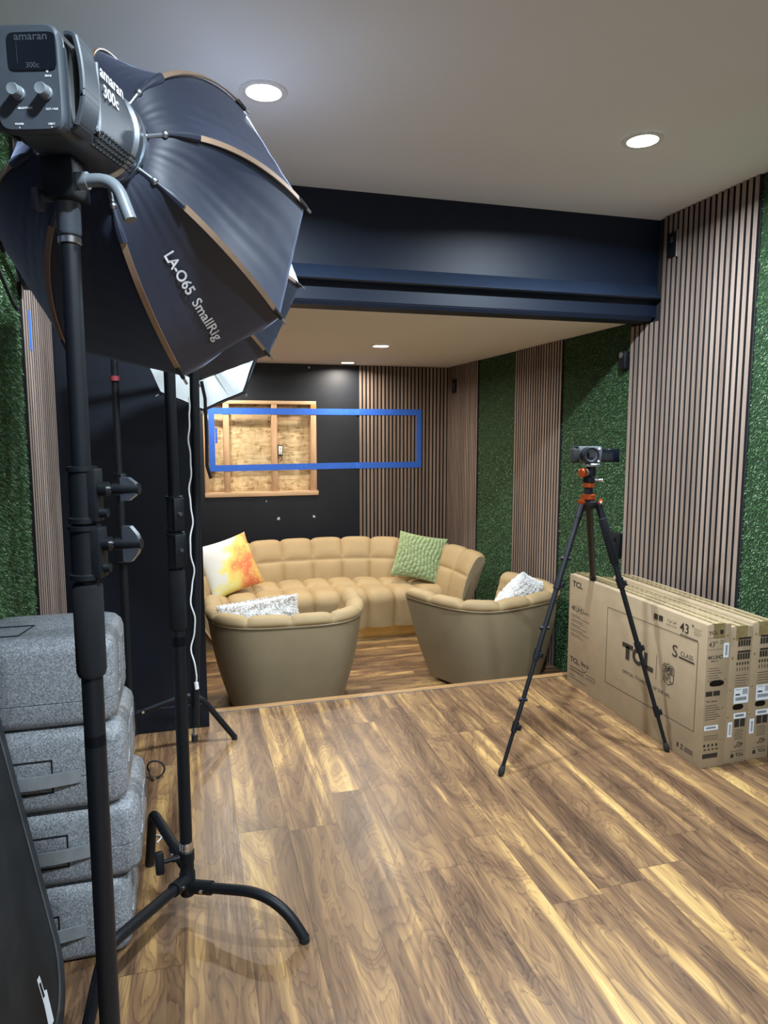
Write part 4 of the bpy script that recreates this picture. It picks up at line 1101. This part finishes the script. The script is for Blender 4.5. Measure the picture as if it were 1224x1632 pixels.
# grip arm hanging beside the pole
m = MB(); m.tube([(.020, 2.12, 1.80), (.012, 2.12, 1.2), (-.014, 2.12, .575)], .0138, 16); arm = m.build('grip_arm', 'metalblk', st2)
MB().cyl((-.014, 2.12, .577), (-.0145, 2.12, .545), .007).build('arm_spigot', 'chrome', arm)
MB().cyl((-.0145, 2.12, .548), (-.0148, 2.12, .528), .010).build('arm_end', 'rubber', arm)
m = MB(); m.cyl((QX, QY+.0, 1.795), (.020, 2.12, 1.795), .012); m.lathe([(.026, 1.77), (.030, 1.775), (.030, 1.815), (.026, 1.82)], T2); m.build('grip_head', 'metalblk', st2)
# white cord hanging down the second pole
cp_ = []
for i in range(120):
    f = i/119; z = 1.575-f*.83
    cp_.append((.000-.010*f+.0055*math.sin(f*34)*(.3+f)+.0012*math.sin(f*77), 2.035+.004*math.cos(f*30), z))
t = thing('power_cord', 'thin white wavy cord hanging beside the black C-stand pole', 'cord', (0, 2.035, .74))
MB().tube(cp_, .0023, 8).build('cable', 'cord', t)
MB().tube([cp_[-1], (cp_[-1][0]+.002, 2.035, .725)], .006, 8).build('plug', 'cord', t)

fwv = V(.2680, .9566, -.1162); rgt = V(.9629, -.2697, 0); upv = V(.0313, .1119, .9932)
C2 = V(-.040, 2.262, 2.046)
lamp_head('second studio lamp head hidden behind the large softbox', tuple(C2-fwv*.27), tuple(C2-fwv*.018), False, (QX, QY, 1.925))
sb2 = softbox('second black octagonal softbox behind the large foreground softbox', C2, fwv, .350, .36, math.radians(-2), pm=.9, lip=.02)
m = MB()
sp = [C2+fwv*.36-upv*.35+rgt*.0]
pts = [sp[0]+V(0, 0, 0), sp[0]+rgt*.013-upv*.06, sp[0]+rgt*.018-upv*.20, sp[0]+rgt*.020-upv*.30, sp[0]+rgt*.034-upv*.345]
m.tube(pts, .006, 8, flat=.5); m.build('strap', 'rubber', sb2)

# third stand with the white fronted softbox
RX, RY = -.302, 3.20
st3 = thing('light_stand', 'dim black light stand against the black partition wall', 'light stand', (RX, RY, 0))
T3 = Matrix.Translation((RX, RY, 0))
MB().cyl((RX, RY, .2), (RX, RY, .96), .0185).build('lower_tube', 'metalblk', st3)
MB().cyl((RX, RY, .9), (RX, RY, 1.30), .0165).build('middle_tube', 'metalblk', st3)
MB().cyl((RX, RY, 1.2), (RX, RY, 1.95), .0145).build('upper_tube', 'metalblk', st3)
collar(st3, RX, RY, 1.20, 1.30, .022, V(.7, -.7, 0)); collar(st3, RX, RY, .90, 1.0, .024, V(.7, -.7, 0))
MB().cyl((RX, RY, 1.695), (RX, RY, 1.715), .021).build('red_band', 'red', st3)
MB().lathe([(.024, .10), (.028, .105), (.028, .25), (.022, .26)], T3).build('hub', 'metalblk', st3)
for p in ([((RX+.02, RY, .20), 0), ((-.01, RY+.02, .275), .09), ((.163, 3.262, .010), 0)],
          [((RX-.01, RY-.02, .15), 0), ((-.42, 2.98, .18), .05), ((-.47, 2.90, .010), 0)],
          [((RX-.015, RY+.01, .13), 0), ((-.46, 3.33, .17), .04), ((-.53, 3.37, .010), 0)]):
    lg = MB().tube(arc_pts(p, 10), .0135, 14).build('leg', 'metalblk', st3)
    e = Vector(p[-1][0]); MB().cyl(e-V(0, 0, .010), e+V(0, 0, .008), .0135).build('leg_cap', 'rubber', lg)
MB().cyl((-.245, 3.185, .215), (-.243, 3.178, .215), .006).build('leg_bolt', 'chrome', st3)
MB().tube([(RX, RY, 1.90), (.085, 3.30, 1.88)], .011, 12).build('boom_arm', 'metalblk', st3)
C3f = V(.050, 3.000, 1.817)   # centre of the white front
b3 = V(-.30, -.945, -.13).normalized()
sb3 = softbox('small octagonal softbox with white front facing the room, mostly hidden', tuple(C3f-b3*.20), b3, .255, .20, math.radians(90), pm=1.0, r0=.06, lip=.012, rough=.2)
MB().cyl(C3f-b3*.20, C3f-b3*.255, .05, .045).build('mount', 'plastic', sb3)
loop_pts = [V(-.185+.035*math.sin(t_*2*PI*1.05)-.10*max(0, t_-.8), 2.96+.03*t_-.25*max(0, t_-.8), .0065+.034*(1-math.cos(t_*2*PI))*(1 if t_ < .97 else .6)) for t_ in np.linspace(0, 1, 40)]
tag(MB().tube(loop_pts, .004, 8).build('floor_cable', 'rubber', None), 'short black cable looping on the floor beside the grey cases', 'cable')
tag(MB().tube([(-.17, 2.52, .0035), (-.155, 2.515, .0035), (-.145, 2.50, .0035), (-.16, 2.47, .0035)], .003, 8).build('cable_end', 'cord', None), 'thin pale cable end on the floor beside the cases', 'cable')
# clamp on the left wall and its cable
t = thing('clamp', 'black metal clamp bracket high on the left wall', 'clamp', (XL+.022, 2.86, 2.02))
d0, d1 = V(XL+.05, 2.62, 2.10), V(XL+.05, 2.865, 2.020)
ax = (d1-d0).normalized(); F = frame((d0+d1)/2, ax)
MB().box((-.016, -.022, -.14), (.016, .022, .14), 0, .004, F).build('bar', 'metalblk', t)
MB().box((-.026, -.045, .02), (.012, -.018, .10), 0, .004, F).build('jaw', 'metalblk', t)
for z in (-.02, .07): MB().cyl(F @ V(0, 0, z)+V(.012, -.008, .01), F @ V(0, 0, z)+V(.022, -.016, .014), .008).build('bolt', 'chrome', t)
tag(MB().tube([(XL+.03, 2.50, 2.00), (XL+.03, 2.60, 1.955), (XL+.03, 2.68, 1.920), (XL+.03, 2.74, 1.905)], .007, 8).build('wall_cable', 'rubber', None), 'black cable drooping over the left wall grass', 'cable')

# ------------------------------------------------------------------ camera tripod and camera
AP = V(1.765, 2.80, 1.155)
tr = thing('tripod', 'black camera tripod with orange accents standing by the boxes', 'tripod', (1.70, 2.75, 0))
feet = [V(1.245, 2.585, 0), V(2.094, 2.585, 0), V(2.150, 3.335, .657)]
for k, ft in enumerate(feet):
    hd_ = (V(ft.x, ft.y, AP.z)-AP); hd_.z = 0; hd_.normalize()
    top = AP+hd_*.045+V(0, 0, -.006); d = (ft-top); Lg = d.length; d.normalize()
    def at(f): return top+d*(Lg*f)
    m = MB(); m.cyl(top-d*.015, top+d*.07, .017, .0165)
    lg = m.build('leg', 'metalblk', tr)
    MB().cyl(at(.0)-hd_*.0-d*.004+V(0, 0, .006), at(.0)+d*.012+V(0, 0, .012)+hd_*.01, .0185, .016).build('orange_lock', 'orange', lg)
    if k < 2:
        joints = (.31, .57, .83) if k == 0 else (.32, .58, .84)
        rr = (.0135, .0115, .0098, .0085)
        m = MB(); prev = .05
        for j, r in zip(joints+(1.0,), rr): m.cyl(at(prev), at(j), r, None, 16); prev = j
        m.build('tubes', 'metalblk', lg)
        for j, r in zip(joints, rr):
            m = MB(); m.cyl(at(j)-d*.026, at(j)+d*.020, r+.0045, r+.003); m.box((-.005, -.012, -.012), (.012, .012, .012), 0, .003, frame(at(j)+rgt*(r+.004), d)); m.build('leg_lock', 'metalblk', lg)
            if k == 0:
                m = MB(); q = at(j-.10); m.cyl(q-rgt*(r+.010), q+rgt*(r+.008), .009); m.build('lock_knob', 'metalblk', lg)
        if k == 1: MB().tube([at(.055), at(.06), at(.235), at(.24)], [.015, .020, .020, .016], 18).build('foam_grip', 'foamblk', lg)
    else:
        MB().cyl(at(.05), at(.965), .0175, .0165).build('tubes', 'metalblk', lg)
        MB().cyl(at(.95), at(.985), .0195).build('leg_lock', 'metalblk', lg)
        m = MB(); m.cyl(at(.952)+V(-.018, -.012, 0), at(.952)+V(-.022, -.015, 0), .005); m.build('lock_screw', 'chrome', lg)
    e = at(1.0)
    m = MB(); m.tube([e-d*.045, e-d*.03, e-d*.012, e-d*.006], [.010, .0135, .014, .010], 14); m.build('rubber_foot', 'rubber', lg)
for k in range(3):
    pass
T = Matrix.Translation((AP.x, AP.y, AP.z))
MB().lathe([(.02, -.04), (.030, -.03), (.047, -.012), (.047, .002), (.026, .012)], T).build('spider', 'metalblk', tr)
for hdv in (rgt*-.040-V(0, .03, 0), rgt*.042-V(0, .03, 0)): MB().ball(AP+hdv, .0075).build('bolt_head', 'chrome', tr)
MB().lathe([(.022, .010), (.033, .014), (.033, .034), (.022, .038)], T).build('orange_collar', 'orange', tr)
MB().lathe([(.0195, .036), (.0195, .069)], T).build('centre_column', 'foamblk', tr)
MB().lathe([(.021, .067), (.026, .070), (.026, .088), (.021, .091)], T).build('orange_ring', 'orange', tr)
MB().lathe([(.022, .090), (.027, .093), (.027, .114), (.022, .118)], T).build('head_base', 'metalblk', tr)
MB().lathe([(.019, .116), (.021, .124), (.021, .159), (.017, .164)], Matrix.Translation((AP.x+.010, AP.y, AP.z))).build('ball_head', 'metalblk', tr)
q = V(AP.x+.0, AP.y, AP.z+.137); dl = (-rgt*.8-V(0, .45, 0)).normalized()
m = MB(); m.lathe([(.016, .010), (.019, .018), (.019, .026), (.014, .030)], frame(q, dl)); m.build('knob_plate', 'alu', tr)
m = MB(); m.lathe([(.016, .028), (.0225, .032), (.0225, .050), (.016, .055)], frame(q, dl), 10); m.build('orange_knob', 'orange', tr)
m = MB(); m.cyl(AP+V(.02, -.01, .106), AP+V(.05, -.025, .102), .006); m.ball(AP+V(.052, -.026, .102), .008); m.build('lock_knob', 'chrome', tr)
B = Matrix((rgt, V(.2697, .9629, 0), V(0, 0, 1))).transposed().to_4x4(); B.translation = V(AP.x-.010, AP.y+.004, AP.z-.016)
MB().box((-.012, -.024, .180), (.056, .024, .196), 0, .003, B).box((.002, -.028, .186), (.052, -.020, .192), 0, .002, B).build('clamp_plate', 'alu', tr)
cam = thing('video_camera', 'grey compact video camera with flip screen on the tripod', 'camera', tuple(B @ V(0, 0, .197)))
z0 = .197
MB().box((-.048, -.028, z0), (.060, .028, z0+.076), 0, .006, B).build('body', 'camgrey', cam)
MB().box((-.076, -.040, z0+.001), (-.044, .026, z0+.070), 0, .011, B, 3).build('grip', 'rubber', cam)
MB().box((-.072, -.022, z0+.062), (-.040, .02, z0+.0755), 0, .004, B).build('top_plate', 'metalblk', cam)
lensF = B @ Matrix.Translation((-.008, -.028, z0+.038)) @ Matrix.Rotation(PI/2, 4, 'X')
ln = MB().lathe([(.034, 0), (.034, .008), (.036, .010), (.036, .040), (.034, .042), (.036, .044), (.036, .062), (.0335, .066), (.030, .066), (.027, .060)], lensF, 36, caps=False).build('lens_barrel', 'metalblk', cam)
MB().lathe([(.028, .0605), (.020, .0585), (.0001, .0575)], lensF, 30, caps=False).build('front_glass', 'lens', ln)
MB().lathe([(.029, .0600), (.0285, .0612), (.021, .0592), (.0205, .0580)], lensF, 30, caps=False).build('inner_ring', 'plastic', ln)
MB().box((.064, -.004, z0+.003), (.148, .004, z0+.064), 0, .002, B).build('flip_screen', 'screen', cam)
MB().box((.060, -.012, z0+.006), (.068, .010, z0+.060), 0, .002, B).build('hinge', 'metalblk', cam)
m = MB()
for x, z in ((.046, .066), (.044, .009)): m.cyl(B @ V(x, -.0275, z0+z), B @ V(x, -.0295, z0+z), .005)
m.build('mark_plate', 'white', cam)
m = MB(); m.cyl(B @ V(.030, -.0275, z0+.036), B @ V(.030, -.030, z0+.036), .003); m.build('button', 'chrome', cam)
m = MB(); m.cyl(B @ V(-.058, -.03, z0+.0695), B @ V(-.058, -.03, z0+.075), .008); m.build('shutter_dial', 'metalblk', cam)

# ------------------------------------------------------------------ camera, world, view
cd = bpy.data.cameras.new('camera'); co = bpy.data.objects.new('camera', cd); COL.objects.link(co)
cd.sensor_fit = 'HORIZONTAL'; cd.sensor_width = 36; cd.lens = 1098/1224*36; cd.clip_start = .05
PT, YW = .1165, .2731
fw = V(math.sin(YW)*math.cos(PT), math.cos(YW)*math.cos(PT), -math.sin(PT)); rt = V(math.cos(YW), -math.sin(YW), 0); up = rt.cross(fw)
m = Matrix((rt, up, -fw)).transposed().to_4x4(); m.translation = V(0, 0, 1.48); co.matrix_world = m
S.camera = co
w = bpy.data.worlds.new('world'); S.world = w; w.use_nodes = True
w.node_tree.nodes['Background'].inputs[0].default_value = (.5, .55, .6, 1); w.node_tree.nodes['Background'].inputs[1].default_value = .05
S.view_settings.view_transform = 'Standard'; S.view_settings.look = 'None'
S.view_settings.exposure = 0.0; S.view_settings.gamma = 1.0; S.view_settings.use_curve_mapping = False
